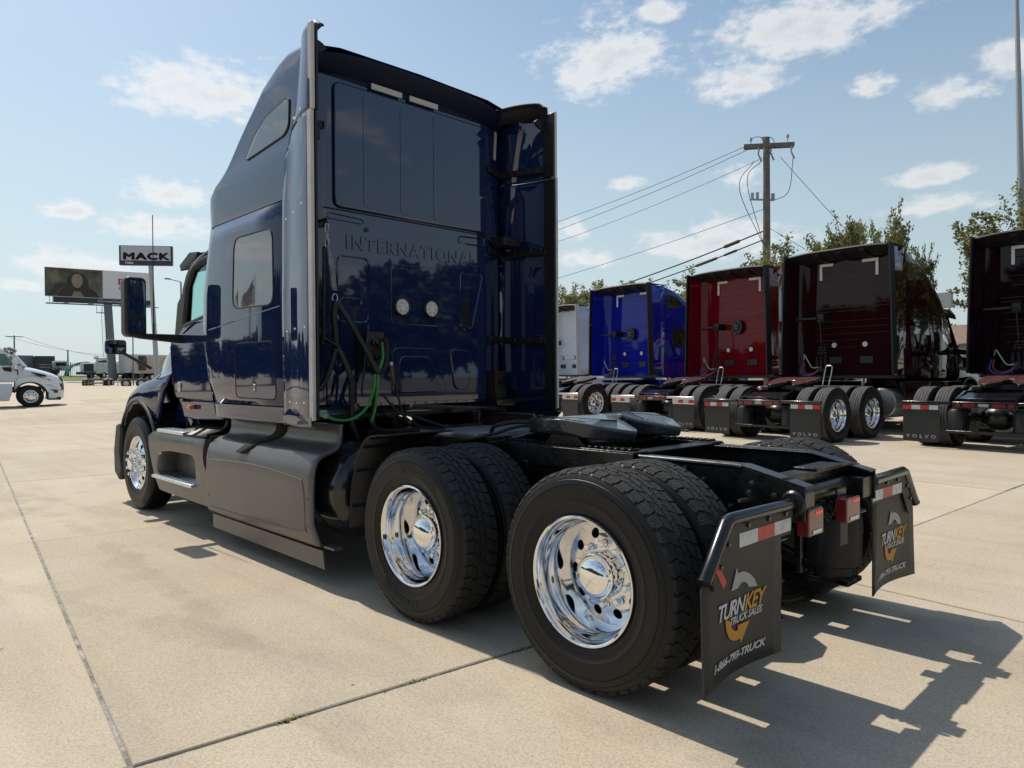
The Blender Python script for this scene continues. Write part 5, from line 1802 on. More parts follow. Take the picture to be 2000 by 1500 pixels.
    put('grille', MB().prism([(7.60, .80), (7.69, .80), (7.69, 1.0), (7.63, 1.30), (7.56, 1.42), (7.5, 1.42)], 'y', -.66, .66))
    rows = []
    for x, z in ((5.32, 2.80), (5.50, 2.83), (5.74, 2.72), (5.80, 2.64)):
        rows.append([(x + .1 * (1 - (y / 1.03) ** 2), y, z - .10 * abs(y / 1.03) ** 4) for y in [1.03 * k / 8 for k in range(-8, 9)]])
    put('visor', MB().grid(rows))
    # back wall
    b = MB()
    b.add([(XB, y, z) for y, z in ((.88, 1.20), (-.88, 1.20), (-.88, 3.86), (.88, 3.86))], [(0, 1, 2, 3)])
    put('wall', b, angle=0)
    b = MB()
    rg = random.Random(8)
    def bar(y0, y1, z, h=.012, t=.014):
        b.beam((XB - .004, y0, z), (XB - .004, y1, z), h, h * 2.0, (1, 0, .2))
    for z in (2.66, 2.74):
        bar(.86, -.45, z)
        b.beam((XB - .004, -.45, z), (XB - .004, -.60, z + .07), .012, .022, (1, 0, .2))
        bar(-.60, -.87, z + .07)
    for z in (1.62, 1.86, 2.02, 2.16, 2.30, 2.44):
        bar(.80 if z > 1.7 else .1, -.86, z, .007)
    for z in (2.98, 3.16, 3.34, 3.52, 3.66):
        for y in (.55, 0, -.55):
            bar(y + .13, y - .13, z, .010)
    put('wall_ribs', b)
    put('wall_rail', MB().box(2.76, 2.86, -1.13, 1.13, 1.17, 1.235))
    b = MB()
    for s, yc in ((1, .50), (-1, -.56)):
        b.box(XB - .018, XB - .012, min(yc, yc + s * .30), max(yc, yc + s * .30), 3.44, 3.51) if False else None
    L_ = MB()
    L_.box(XB - .022, XB - .014, .37, .68, 3.68, 3.74).box(XB - .022, XB - .014, .62, .68, 3.38, 3.677)
    put('corner_mark_l', L_)
    put('corner_mark_r', MB().box(XB - .022, XB - .014, -.62, -.28, 3.68, 3.74).box(XB - .022, XB - .014, -.62, -.56, 3.38, 3.677))
    rows = []
    for y in [1.13 * k / 8 for k in range(-8, 9)]:
        d = .05 * abs(y / 1.13) ** 4
        rows.append([(2.90, y, 3.78 - d), (2.62, y, 3.80 - d), (2.46, y, 3.84 - d), (2.24, y, 3.90 - d), (2.20, y, 3.93 - d), (2.24, y, 3.965 - d), (2.95, y, 3.95 - d)])
    put('roof_edge', MB().grid(rows))
    put('edge_bracket', MB().prism([(2.80, 3.86), (2.26, 3.92), (2.30, 3.85), (2.50, 3.78), (2.80, 3.76)], 'y', -.07, .07))
    for y, k in ((.34, 'a'), (-.34, 'b')):
        put('lamp_' + k, MB().lathe([(.075, 0), (.075, -.025), (.055, -.035)], 24, 'x', (XB, y, 1.91)))
        put('lens_' + k, MB().lathe([(.055, -.034), (.001, -.040)], 20, 'x', (XB, y, 1.91)))
        put('wall_vent_' + k, MB().prism(rrect(y - .03, 1.575, .29, .155, .03), 'x', XB - .03, XB - .008))
    b = MB()
    rg = random.Random(3)
    for k in range(16):
        a = 2 * PI * k / 16
        b.obox((XB - .06, .03 + .11 * math.cos(a), 2.50 + .13 * math.sin(a)), (.12, .07 + .04 * rg.random(), .08 + .05 * rg.random()), Matrix.Rotation(a, 3, 'X'))
    b.lathe([(.10, 0), (.10, -.14), (.05, -.16), (.001, -.16)], 16, 'x', (XB, .03, 2.50))
    put('swivel', b)
    put('hose_arm', MB().box(2.50, XB, .44, .58, 2.44, 2.60).tube([(2.46, .60, 2.52), (2.46, .50, 2.50), (2.44, .45, 1.9)], .014, 6).box(2.44, 2.50, .58, 1.05, 2.49, 2.53))
    def hose(k, pts, r):
        put(k, MB().tube(spline(pts, 8), r, 6), angle=50)
    hose('hose_green', [(2.45, .86, 1.60), (2.36, .80, 1.70), (2.34, .72, 1.58), (2.36, .62, 1.42), (2.40, .50, 1.42)], .012)
    hose('hose_red', [(2.45, .86, 1.52), (2.38, .85, 1.36), (2.36, .74, 1.27), (2.38, .58, 1.30), (2.42, .46, 1.44)], .012)
    hose('hose_blue', [(2.45, .90, 1.52), (2.36, .90, 1.33), (2.34, .78, 1.24), (2.38, .60, 1.27), (2.42, .45, 1.40)], .012)
    b = MB()
    for sgn, y0 in ((1, .44), (-1, .34)):
        for q in (0, 1):
            pts = []
            for k in range(110):
                t = k / 109
                z = 1.95 - .62 * math.sin(PI * t * .5)
                pts.append((2.42 + .035 * math.cos(k * .9), y0 + .10 * q * math.sin(PI * t) + .035 * math.sin(k * .9), z))
            b.tube(pts, .008, 4)
    put('coil_hose', b, angle=60)
    put('hand_rail', MB().tube(spline([(2.2, .30, 1.0), (2.2, .22, 1.40), (2.2, .16, 1.45), (2.2, .08, 1.40), (2.2, .16, 1.0)], 5), .012, 6))
aero_meshes()
def aero_truck(label, x, y, z, rz, paintm, hanger, flapm, swivel, lettered, group, full=True, mirrors=True):
    T = thing('semi_truck', label, 'truck', (x, y, z), rz, group)
    def p(name, key, m, parent=None, bevel=0, solid=0):
        o = link(name, VC[key], parent or T)
        if len(VC[key].materials) == 1:
            o.material_slots[0].link = 'OBJECT'
            o.material_slots[0].material = M[m]
        mods(o, bevel, 2, solid)
        return o
    axle_set(T, 6.35, 'dusty_tyre', 'rib_tyre', 1.32, False)
    for n in 'lr':
        p('frame_rail', 'frame_' + n, 'black_gloss')
    p('tail_member', 'tail_member', 'black_gloss', bevel=.01)
    for xx in (.6, 1.9, 3.2):
        p('cross_member', 'cross_member', 'black_frame').location.x = xx
    p('lower_bar', 'lower_bar', 'black_frame', bevel=.01)
    lp_ = p('lamp_panel', 'lamp_panel', 'black_gloss', bevel=.01)
    for xx in (-.42, .86):
        for s in (1, -1):
            p('air_bag', 'air_bag', 'black_plastic').location = (xx, s * .47, 0)
    for xx in (0, 1.32):
        p('axle', 'axle', 'black_frame').location.x = xx
    for k in range(4):
        p('tail_lamp', 'tail_lamp_%d' % k, 'lamp_dim_red', lp_)
    p('reverse_lamp', 'reverse_lamp', 'lamp_grey', lp_)
    for n in 'lr':
        h = p('flap_hanger', 'hanger_' + n, hanger, bevel=.012)
        p('hanger_strip', 'hang_strip_' + n, hanger if hanger == 'steel_bar' else 'black_plastic', h)
        for k in range(4):
            p('reflective_tape', 'tape_%s%d' % (n, k), ('tape_red', 'tape_white')[(k + 1) % 2], h)
        f = p('mud_flap', 'flap_' + n, flapm)
        if lettered:
            p('lettering', 'word_' + n, 'print_white', f)
    fw = p('fifth_wheel', 'fifth', None, bevel=.012)
    p('fifth_wheel_base', 'fifth_base', 'black_frame')
    d = p('deck_plate', 'deck', 'tread_metal')
    p('deck_ribs', 'deck_rib', 'tread_metal', d)
    p('cab_shell', 'shell', paintm)
    p('cowl', 'cowl', paintm)
    p('windscreen', 'windscreen', 'dark_glass')
    w = p('back_wall', 'wall', paintm)
    p('pressed_ribs', 'wall_ribs', paintm, w)['kind'] = 'stuff'
    p('bottom_rail', 'wall_rail', 'black_plastic', w)
    p('corner_tape', 'corner_mark_l', 'mark_white', w)
    p('corner_tape', 'corner_mark_r', 'mark_white', w)
    r = p('roof_edge', 'roof_edge', 'trim_black', solid=.01)
    for yy in (.50, .0, -.50):
        p('edge_bracket', 'edge_bracket', 'trim_black', r, bevel=.02).location.y = yy
    for k in 'ab':
        l = p('work_lamp', 'lamp_' + k, 'black_plastic')
        p('lamp_lens', 'lens_' + k, 'lamp_white', l)
        p('wall_vent', 'wall_vent_' + k, 'black_plastic', bevel=.008)
    if swivel:
        p('hose_swivel', 'swivel', 'black_gloss', bevel=.01)
    p('hose_arm', 'hose_arm', 'black_plastic')
    p('air_hose', 'hose_green', 'pale_green_hose')
    p('air_hose', 'hose_red', 'red_hose')
    p('air_hose', 'hose_blue', 'blue_hose')
    p('coiled_hose', 'coil_hose', 'black_gloss')
    p('hand_rail', 'hand_rail', 'tread_metal')
    p('hood', 'hood', paintm)
    p('bumper', 'bumper', paintm, bevel=.02)
    p('valance', 'valance', 'black_plastic', bevel=.03)
    p('grille', 'grille', 'black_gloss', bevel=.02)
    p('sun_visor', 'visor', 'black_gloss', solid=.025)
    for n in 'lr':
        p('door_window', 'door_pane_' + n, 'door_glass')
        p('sleeper_window', 'bunk_pane_' + n, 'dark_glass')
        p('roof_window', 'roof_pane_' + n, 'dark_glass')
        p('panel_seams', 'seams_' + n, 'dark_cavity')
        e = p('side_extender', 'extender_' + n, paintm, solid=.012)
        p('extender_liner', 'liner_' + n, paintm, e)
        p('edge_rubber', 'extender_edge_' + n, 'trim_black' if full else 'trim_grey', e)
        mi = p('door_mirror', 'mirror_' + n, 'black_plastic' if paintm != 'white_paint' or not full else 'white_paint', bevel=.03)
        p('mirror_arm', 'mirror_arm_' + n, 'black_gloss', mi, bevel=.015)
        p('mirror_glass', 'mirror_face_' + n, 'mirror_glass', mi)
        p('fuel_tank', 'tank_' + n, 'dull_metal')
        p('side_skirt', 'skirt_' + n, paintm, bevel=.015)
        fe = p('fender', 'fender_' + n, paintm, bevel=.03)
        p('arch_trim', 'arch_' + n, 'black_plastic', fe)
        p('headlamp', 'headlamp_' + n, 'lamp_clear', fe)
        p('hood_intake', 'intake_' + n, 'black_gloss')
        p('fog_lamp_pocket', 'fog_pocket_' + n, 'black_gloss', bevel=.01)
        p('mirror_mount', 'door_notch_' + n, 'black_gloss', bevel=.01)
        p('vent_slot', 'grab_slot_' + n, 'black_plastic')
        p('door_handle', 'handle_' + n, 'black_plastic')
    return T
VR = R(-95.7)
ROW = 'sleeper trucks parked side by side along the row'
aero_truck('bright blue sleeper truck between the white and the red one in the row', 11.289, -11.373, .205, VR, 'blue_paint', 'steel_bar', 'flap_grey', True, False, ROW)
aero_truck('bright red sleeper truck between the blue and the maroon one in the row', 7.413, -10.727, .19, VR, 'red_paint', 'steel_bar', 'flap_black', True, True, ROW)
aero_truck('dark maroon sleeper truck showing its shiny cab side, right of the red one', 4.283, -9.755, .185, VR, 'maroon_paint', 'black_gloss', 'flap_black', False, True, ROW)
aero_truck('plum black sleeper truck cut off by the right edge', .767, -10.301, .2, VR, 'plum_paint', 'black_gloss', 'flap_black', False, True, ROW)
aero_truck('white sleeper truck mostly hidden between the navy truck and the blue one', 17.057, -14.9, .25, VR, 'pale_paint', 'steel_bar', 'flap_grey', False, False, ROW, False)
aero_truck('white streamlined truck, only its nose and front wheel in view at the left edge', 39.08, 2.93, .13, R(-97.5), 'white_paint', 'black_gloss', 'flap_black', False, False, ROW, True)
# ------------------------------------------------------------------ poles, wires, signs
M['pole_wood'] = mat('pole_wood', (.17, .145, .125), .9, var=.4, vscale=6, bump=.4, bscale=30)
M['pole_grey'] = mat('pole_grey', (.36, .37, .38), .5, .2)
M['sign_steel'] = mat('sign_steel', (.13, .15, .175), .6)
M['wire'] = mat('wire', (.03, .03, .032), .6)
M['sign_face'] = mat('sign_face', (.46, .49, .54), .5)
M['board_white'] = mat('board_white', (.66, .69, .73), .6)
M['sign_dark'] = mat('sign_dark', (.03, .035, .05), .5)
M['sign_red'] = mat('sign_red', (.45, .05, .07), .6)
M['leaf'] = mat('leaf', (.15, .175, .05), .6, var=.6, vscale=.9)
M['leaf_light'] = mat('leaf_light', (.25, .26, .09), .6, var=.5, vscale=.9)
M['leaf_dark'] = mat('leaf_dark', (.022, .032, .014), .7, var=.6, vscale=.7)
M['blossom'] = mat('blossom', (.28, .15, .10), .7, var=.4, vscale=2)
M['bark'] = mat('bark', (.20, .165, .13), .9, var=.3, vscale=5)
for k in ('leaf', 'leaf_light', 'blossom', 'leaf_dark'):
    nt_ = M[k].node_tree
    pb_ = nt_.nodes['Principled BSDF']
    tr_ = nt_.nodes.new('ShaderNodeBsdfTranslucent')
    mx_ = nt_.nodes.new('ShaderNodeMixShader')
    mx_.inputs[0].default_value = .42
    src_ = pb_.inputs['Base Color'].links[0].from_socket
    nt_.links.new(src_, tr_.inputs[0])
    nt_.links.new(pb_.outputs[0], mx_.inputs[1])
    nt_.links.new(tr_.outputs[0], mx_.inputs[2])
    nt_.links.new(mx_.outputs[0], nt_.nodes['Material Output'].inputs[0])
def pole_things():
    z0 = hgt(13.48, -27.8)
    p = thing('utility_pole', 'tall wooden utility pole with a crossarm standing behind the row of trucks', 'utility pole', (13.48, -27.8, z0))
    H = 12.05 - z0
    obj('mast', MB().tube([(0, 0, 0), (0, 0, H + .35)], [.20, .145], 14), 'pole_wood', p)
    ax = Vector((math.cos(R(-150)), math.sin(R(-150)), 0))     # crossarm direction
    nrm = Vector((-ax.y, ax.x, 0))
    arm = [ax * -1.0 + Vector((0, 0, H)), ax * 1.2 + Vector((0, 0, H - .10))]
    ca = obj('crossarm', MB().beam(arm[0] + nrm * .16, arm[1] + nrm * .16, .10, .15).beam(arm[0] - nrm * .16, arm[1] - nrm * .16, .10, .15), 'pole_wood', p)
    for t in (-.68, -.15, .92):
        c = ax * t + Vector((0, 0, H + .08))
        b = MB().lathe([(.02, 0), (.02, .16), (.06, .17), (.07, .22), (.035, .24), (.06, .27), (.05, .32), (.001, .33)], 10, 'z', tuple(c))
        obj('insulator', b, 'pole_grey', ca)
    for t in (-.32, .22, 1.10):
        c = ax * t + Vector((0, 0, H - .1))
        obj('fuse_cutout', MB().tube([c, c + Vector((.03, .03, -.28)), c + ax * .10 + Vector((0, 0, -.62))], [.05, .035, .05], 8), 'pole_grey', p)
    obj('conduit', MB().tube([nrm * .20 + ax * -.12 + Vector((0, 0, .2)), nrm * .17 + ax * -.12 + Vector((0, 0, 7.3))], .055, 8), 'pole_grey', p)
    b = MB()
    for a, c, m in ((ax * -.55 + Vector((0, 0, H - .7)), ax * -.12 + Vector((0, 0, 7.2)), ax * -1.2 + Vector((0, 0, H - 1.9))),
                    (ax * -.2 + Vector((0, 0, H - .7)), ax * -.12 + Vector((0, 0, 7.2)), ax * -.85 + Vector((0, 0, H - 1.6))),
                    (ax * 1.15 + Vector((0, 0, H - .7)), ax * .25 + Vector((0, 0, H - 2.6)), ax * .95 + Vector((0, 0, H - 2.2))),
                    (ax * -.68 + Vector((0, 0, H + .35)), ax * -.15 + Vector((0, 0, H + .35)), ax * -.4 + Vector((0, 0, H + .42))),
                    (ax * -.25 + Vector((0, 0, H + .35)), ax * .4 + Vector((0, 0, H - .2)), ax * .25 + Vector((0, 0, H + .3)))):
        b.tube(spline([a, m, c], 8), .016, 5)
    obj('jumper_wires', b, 'wire', p)
    obj('equipment_arm', MB().beam(ax * -.75 + Vector((0, 0, H - 2.45)), ax * .3 + Vector((0, 0, H - 2.55)), .06, .08).obox(ax * -.62 + Vector((0, 0, H - 2.30)), (.10, .10, .3)).obox(ax * -.40 + Vector((0, 0, H - 2.30)), (.10, .10, .3)).obox(ax * .28 + Vector((0, 0, H - 2.4)), (.12, .12, .3)), 'pole_grey', p)
    base = Vector((13.48, -27.8, z0))
    def wire(label, a, c, sag, r, name='power_line', group='power lines on the utility pole', extra=None):
        a, c = Vector(a), Vector(c)
        pts = []
        for i in range(25):
            t = i / 24
            q = a.lerp(c, t)
            q.z -= sag * 4 * t * (1 - t)
            pts.append(q)
        o = obj(name, MB().tube(pts, r, 5, cap=False), 'wire', angle=60)
        tag(o, label, 'cable', group)
        if extra:
            for t0, t1, rr in extra:
                q0, q1 = a.lerp(c, t0), a.lerp(c, t1)
                q0.z -= sag * 4 * t0 * (1 - t0)
                q1.z -= sag * 4 * t1 * (1 - t1)
                obj('splice_case', MB().tube([q0, q0.lerp(q1, .1), q0.lerp(q1, .9), q1], [r, rr, rr, r], 8), 'wire', o)
        return o
    far = Vector((58, -32.5, 0))
    wire('uppermost thin power line running left from the crossarm', base + ax * -1.0 + Vector((0, 0, H)), far + Vector((0, 1.3, 12.0)), 1.5, .013)
    wire('second thin power line down from the crossarm', base + ax * -.6 + Vector((0, 0, H - .05)), far + Vector((0, 0, 11.2)), 1.5, .013)
    wire('third thin power line down, starting behind the pole top', base + ax * .3 + Vector((0, 0, H - .4)), far + Vector((0, -1.2, 10.6)), 1.5, .011)
    wire('single thin wire alone between the power lines and the thick cables', base + Vector((0, 0, 8.95)), far + Vector((0, 0, 6.6)), .9, .013)
    wire('upper one of the two thick black cables sloping down from the pole', base + Vector((0, 0, 7.95)), (44, -30, 5.0), .9, .034, extra=[(.045, .075, .09)])
    wire('lower one of the two thick black cables with a long splice', base + Vector((0, 0, 7.55)), (44, -30, 4.6), .9, .030, extra=[(.05, .075, .06), (.085, .13, .075), (.30, .32, .10)])
    wire('wire slanting down to the right of the utility pole', base + ax * .6 + Vector((0, 0, H - .6)), (8.0, -34.0, 3.5), .1, .012)
    wire('short guy wire low on the right side of the utility pole', base + Vector((0, 0, 8.1)), (9.6, -31.5, 5.0), .0, .012)
    lp = thing('light_pole', 'tall grey lamp post rising out of the picture at the right edge', 'lamp post', (2.80, -22.95, hgt(2.8, -23)))
    obj('mast', MB().tube([(0, 0, 0), (.02, 0, 6), (.17, 0, 13.5)], [.125, .105, .055], 16), 'pole_grey', lp)
    obj('lamp_head', MB().obox((.17, .6, 13.5), (.25, .7, .1)).obox((.17, -.6, 13.5), (.25, .7, .1)), 'pole_grey', lp, bevel=.02)
    # billboard; its far end is turned a little away
    a, c = Vector((104.8, -16.7, 0)), Vector((102.2, -28.8, 0))
    ex = (c - a).normalized()
    nr = Vector((-1, 0, 0)) - ex * Vector((-1, 0, 0)).dot(ex)
    nr.normalize()
    W = (c - a).length
    bb = thing('billboard', 'wide billboard on one thick post, dark portrait picture on its left half', 'billboard', (0, 0, 0))
    def P(u, v, d=0):
        return a + ex * u + nr * d + Vector((0, 0, v))
    def panel(u0, u1, v0, v1, d0, d1, name, m, par=bb):
        vs = [P(u, v, d) for d in (d0, d1) for u, v in ((u0, v0), (u1, v0), (u1, v1), (u0, v1))]
        return obj(name, MB().add(vs, [(0, 1, 2, 3), (4, 5, 6, 7), (0, 1, 5, 4), (1, 2, 6, 5), (2, 3, 7, 6), (3, 0, 4, 7)]), m, par, angle=0)
    zb, zt = 12.05, 15.78
    panel(0, W, zb, zt, -.35, 0, 'sign_board', 'board_white')
    m = mat('poster', (.105, .105, .075), .7)
    nt = m.node_tree
    tc = nt.nodes.new('ShaderNodeTexCoord')
    nz = nt.nodes.new('ShaderNodeTexNoise')
    nz.inputs['Scale'].default_value = .55
    nz.inputs['Detail'].default_value = 5
    rp = nt.nodes.new('ShaderNodeValToRGB')
    rp.color_ramp.elements[0].position = .38
    rp.color_ramp.elements[0].color = (.035, .034, .035, 1)
    rp.color_ramp.elements[1].position = .62
    rp.color_ramp.elements[1].color = (.16, .155, .11, 1)
    nt.links.new(tc.outputs['Object'], nz.inputs[0])
    nt.links.new(nz.outputs[0], rp.inputs[0])
    nt.links.new(rp.outputs[0], nt.nodes['Principled BSDF'].inputs['Base Color'])
    M['poster'] = m
    M['poster_dark'] = mat('poster_dark', (.035, .03, .03), .7)
    M['poster_tan'] = mat('poster_tan', (.23, .20, .13), .7, var=.2, vscale=1)
    pic = panel(.02, W * .52, zb + .05, zt - .05, .005, .012, 'picture_panel', 'poster')
    def disc(cu, cv, ru, rv, d, m, nm):
        n = 28
        vs = [P(cu + ru * math.cos(2 * PI * i / n), cv + rv * math.sin(2 * PI * i / n), d) for i in range(n)]
        obj(nm, MB().add(vs, [tuple(range(n))]), m, pic, angle=0, recalc=False)
    def shape(pts, d, m, nm):
        obj(nm, MB().add([P(u, v, d) for u, v in pts], [tuple(range(len(pts)))]), m, pic, angle=0, recalc=False)
    shape([(1.3, zb + .06), (1.7, zb + .9), (2.3, zb + 1.3), (2.45, zb + 2.6), (3.3, zt - .5), (4.2, zt - .6), (4.75, zb + 2.4), (4.9, zb + 1.2), (5.7, zb + .8), (6.1, zb + .06)], .018, 'poster_dark', 'printed_figure')
    disc(3.55, zb + 2.15, .62, .92, .024, 'poster_tan', 'printed_face')
    shape([(2.9, zb + .06), (3.2, zb + .75), (3.9, zb + .75), (4.3, zb + .06)], .024, 'poster_tan', 'printed_neck')
    panel(W * .665, W * .90, zb + 1.9, zb + 2.75, .006, .014, 'red_box', 'sign_red')
    def lay(geo, u, v, m, nm, d=.024, k=1.0):
        obj(nm, MB().add([P(u + x * k, v + y * k, d) for x, y, z in geo[0]], geo[1]), m, bb, angle=0, recalc=False)
    lay(T_SM, W * .68, zb + 2.0, 'print_white', 'lettering', k=.85)
    lay(T_PAS, W * .67, zb + 1.25, 'sign_steel', 'lettering', k=1.0)
    panel(.9, W * 1.0, zb - .72, zb - .02, -.30, -.02, 'apron', 'sign_dark')
    lay(T_STRIP, W * .47, zb - .50, 'print_white', 'lettering', d=.0)
    b = MB()
    b.beam(P(.1, zb - 1.0, .9), P(W + .6, zb - 1.0, .9), .25, .10).beam(P(.1, zb - .85, .1), P(W + .3, zb - .85, .1), .06, .06)
    for k in range(7):
        b.beam(P(.4 + k * 2, zb - .9, -.2), P(.4 + k * 2, zb - 1.0, .9), .06, .06)
    for u in (.5, .85):
        b.beam(P(u, zb, .05), P(u, zb - .9, .2), .06, .06)
    obj('catwalk', b, 'sign_steel', bb)
    b = MB()
    for u in (2.3, 5.0, 8.5, 11.5):
        b.beam(P(u, zb - 1.0, .9), P(u, zb - .95, 1.9), .05, .05).obox(P(u, zb - .9, 1.9), (.3, .5, .2))
    obj('flood_lamps', b, 'sign_steel', bb)
    b = MB().beam(P(W * .46, zb - 1.1, 1.0), P(W * .46, zb - 2.0, 1.0), .05, .05).beam(P(W * .51, zb - 2.0, 1.0), P(W * .51, zb - 1.1, 1.0), .04, .04).beam(P(W * .455, zb - 2.0, 1.0), P(W * .53, zb - 1.95, 1.0), .5, .08)
    obj('hanging_cradle', b, 'sign_steel', bb)
    foot = P(W * .565, 0, -.6)
    foot.z = hgt(foot.x, foot.y) - .3
    top = P(W * .565, zb - .1, -.6)
    foot += ex * .55
    obj('post', MB().tube([foot, top], .50, 20), 'sign_steel', bb)
    b = MB()
    l0, l1 = P(W * .52, zb - 1.2, -.4), P(W * .535, 4.4, -.4)
    for d in (-.2, .2):
        b.beam(l0 + ex * d, l1 + ex * d, .05, .05)
    for k in range(18):
        q = l0.lerp(l1, k / 17)
        b.beam(q - ex * .2, q + ex * .2, .03, .03)
    obj('ladder', b, 'sign_steel', bb)
    # pylon sign of the truck dealer
    a, c = Vector((64.0, -14.35, 0)), Vector((62.05, -17.85, 0))
    ex2 = (c - a).normalized()
    n2 = Vector((-1, 0, 0)) - ex2 * Vector((-1, 0, 0)).dot(ex2)
    n2.normalize()
    W2 = (c - a).length
    sg = thing('pylon_sign', 'truck dealer sign board with wide dark lettering, high on a slim grey post', 'sign', (0, 0, 0))
    def P2(u, v, d=0):
        return a + ex2 * u + n2 * d + Vector((0, 0, v + .02 * u))
    def panel2(u0, u1, v0, v1, d0, d1, name, m, par=sg):
        vs = [P2(u, v, d) for d in (d0, d1) for u, v in ((u0, v0), (u1, v0), (u1, v1), (u0, v1))]
        return obj(name, MB().add(vs, [(0, 1, 2, 3), (4, 5, 6, 7), (0, 1, 5, 4), (1, 2, 6, 5), (2, 3, 7, 6), (3, 0, 4, 7)]), m, par, angle=0)
    panel2(-.06, W2 + .04, 11.02, 12.66, -.5, 0, 'sign_case', 'sign_dark')
    fc = panel2(.08, W2 - .08, 11.40, 12.62, .005, .02, 'sign_face', 'sign_face')
    def lay2(geo, u, v, m, k):
        obj('lettering', MB().add([P2(u + x * k, v + y * k, .034) for x, y, z in geo[0]], geo[1]), m, fc, angle=0, recalc=False)
    lay2(T_MACK, W2 * .50, 11.50, 'sign_dark', .66)
    lay2(T_DALLAS, .42, 11.12, 'print_white', .62)
    ft = P2(W2 * .60 + .35, 0, -.3)
    ft.z = hgt(ft.x, ft.y) - .2
    obj('post', MB().tube([ft, P2(W2 * .57, 11.05, -.3)], [.21, .17], 14), 'pole_grey', sg)
    # thin poles far left
    for i, (x, y, h, lab, arm) in enumerate(((142.4, -19.4, 8.8, 'distant utility pole above the white truck at the left', 1.1), (85.0, -21.3, 8.6, 'slim distant pole behind the hood mirror', 0), (91.8, -28.9, 13.6, 'distant street lamp just left of the cab window', 0), (126.9, -23.9, 6.0, 'dark exhaust-like stub pole above the fenced trucks', 0))):
        q = thing('distant_pole', lab, 'pole', (x, y, hgt(x, y)), 0)
        hh = h - hgt(x, y)
        obj('mast', MB().tube([(0, 0, 0), (0, 0, hh)], [.13, .10] if i != 1 else [.07, .06], 8), 'pole_wood' if i == 0 else 'sign_steel', q)
        if arm:
            obj('crossarm', MB().beam((0, 1.2, hh - .2), (0, -1.2, hh - .2), .12, .12), 'pole_wood', q)
        if i == 2:
            obj('lamp_arm', MB().beam((0, 0, hh), (.2, 1.3, hh + .25), .08, .08).obox((.25, 1.5, hh + .28), (.3, .7, .14)), 'sign_steel', q)
    wire('faint far power line left of the billboard post, higher one', (142.4, -18.2, 8.7), (118, -34, 5.2), 1.2, .02, group='far power lines over the left yard')
    wire('faint far power line left of the billboard post, lower one', (142.4, -20.6, 8.7), (118, -34, 4.6), 1.2, .02, group='far power lines over the left yard')
pole_things()

# ------------------------------------------------------------------ trees
def leaf_cloud(rg, tips, n, size, spread, mats):
    b = MB()
    k = len(tips)
    for i in range(n):
        t = rg.choice(tips)
        a, c = t
        s = rg.random() ** .75
        q = a.lerp(c, s)
        w = spread * (1.1 - .75 * s)
        q = q + Vector((rg.gauss(0, w), rg.gauss(0, w), rg.gauss(0, w * .8)))
        d = Vector((rg.gauss(0, 1), rg.gauss(0, 1), rg.gauss(0, .8) + .3)).normalized()
        e = d.cross(Vector((rg.gauss(0, 1), rg.gauss(0, 1), rg.gauss(0, 1)))).normalized()
        l = size * rg.uniform(.6, 1.3)
        b.m = rg.choice(mats)
        b.quad(q, q + d * l * .5 + e * l * .25, q + d * l, q + d * l * .5 - e * l * .25)
    return b
def vase_tree(seed, h, w):
    rg = random.Random(seed)
    tr = MB()
    tips = []
    for k in range(6):
        a = 2 * PI * k / 6 + rg.uniform(-.3, .3)
        r = w * rg.uniform(.25, .55)
        p0 = Vector((.12 * math.cos(a), .12 * math.sin(a), 0))
        p2 = Vector((r * math.cos(a), r * math.sin(a), h * rg.uniform(.50, .62)))
        p1 = p0.lerp(p2, .5) + Vector((0, 0, h * .06)) - Vector((math.cos(a), math.sin(a), 0)) * r * .15
        tr.tube(spline([p0, p1, p2], 5), [lerp(.07, .03, i / 10) for i in range(11)], 6)
        for j in range(11):
            a2 = a + rg.gauss(0, .9)
            up = rg.uniform(.10, .45)
            q = p1.lerp(p2, rg.uniform(.4, 1.0))
            e = q + Vector((math.cos(a2) * w * rg.uniform(.15, .6), math.sin(a2) * w * rg.uniform(.15, .6), h * up))
            if e.z > h:
                e.z = h * rg.uniform(.88, 1.02)
            tr.tube([q, q.lerp(e, .5) + Vector((0, 0, .1)), e], [.025, .014, .006], 4)
            tips.append((q.lerp(e, .25), e))
            for m in range(2):
                s = q.lerp(e, rg.uniform(.3, .8))
                e2 = s + Vector((rg.gauss(0, .45), rg.gauss(0, .45), rg.uniform(-.35, .75)))
                tr.tube([s, e2], [.010, .004], 3)
                tips.append((s, e2))
    cr = leaf_cloud(rg, tips, 26000, .15, .15, [0, 0, 0, 1, 1, 0, 1, 1, 2])
    return tr.mesh('trunk', 'bark', 60, False), cr.mesh('crown', ['leaf', 'leaf_light', 'blossom'], 0, False)
def round_tree(seed, h, w, n=7000, size=.5):
    rg = random.Random(seed)
    tr = MB().tube([(0, 0, 0), (.1, .1, h * .3), (0, 0, h * .6)], [.35, .25, .1], 8)
    tips = []
    for k in range(70):
        a = rg.uniform(0, 2 * PI)
        el = rg.uniform(-.95, 1.45)
        r = w * rg.uniform(.5, 1.0)
        c = Vector((0, 0, h * .55))
        e = c + Vector((math.cos(a) * math.cos(el) * r, math.sin(a) * math.cos(el) * r, math.sin(el) * h * .44))
        tips.append((c.lerp(e, .45), e))
        tr.tube([c - Vector((0, 0, h * .1)), c.lerp(e, .8)], [.08, .03], 4)
    cr = leaf_cloud(rg, tips, n, size, w * .13, [0, 0, 1])
    return tr.mesh('trunk', 'bark', 60, False), cr.mesh('crown', ['leaf_dark', 'leaf'], 0, False)
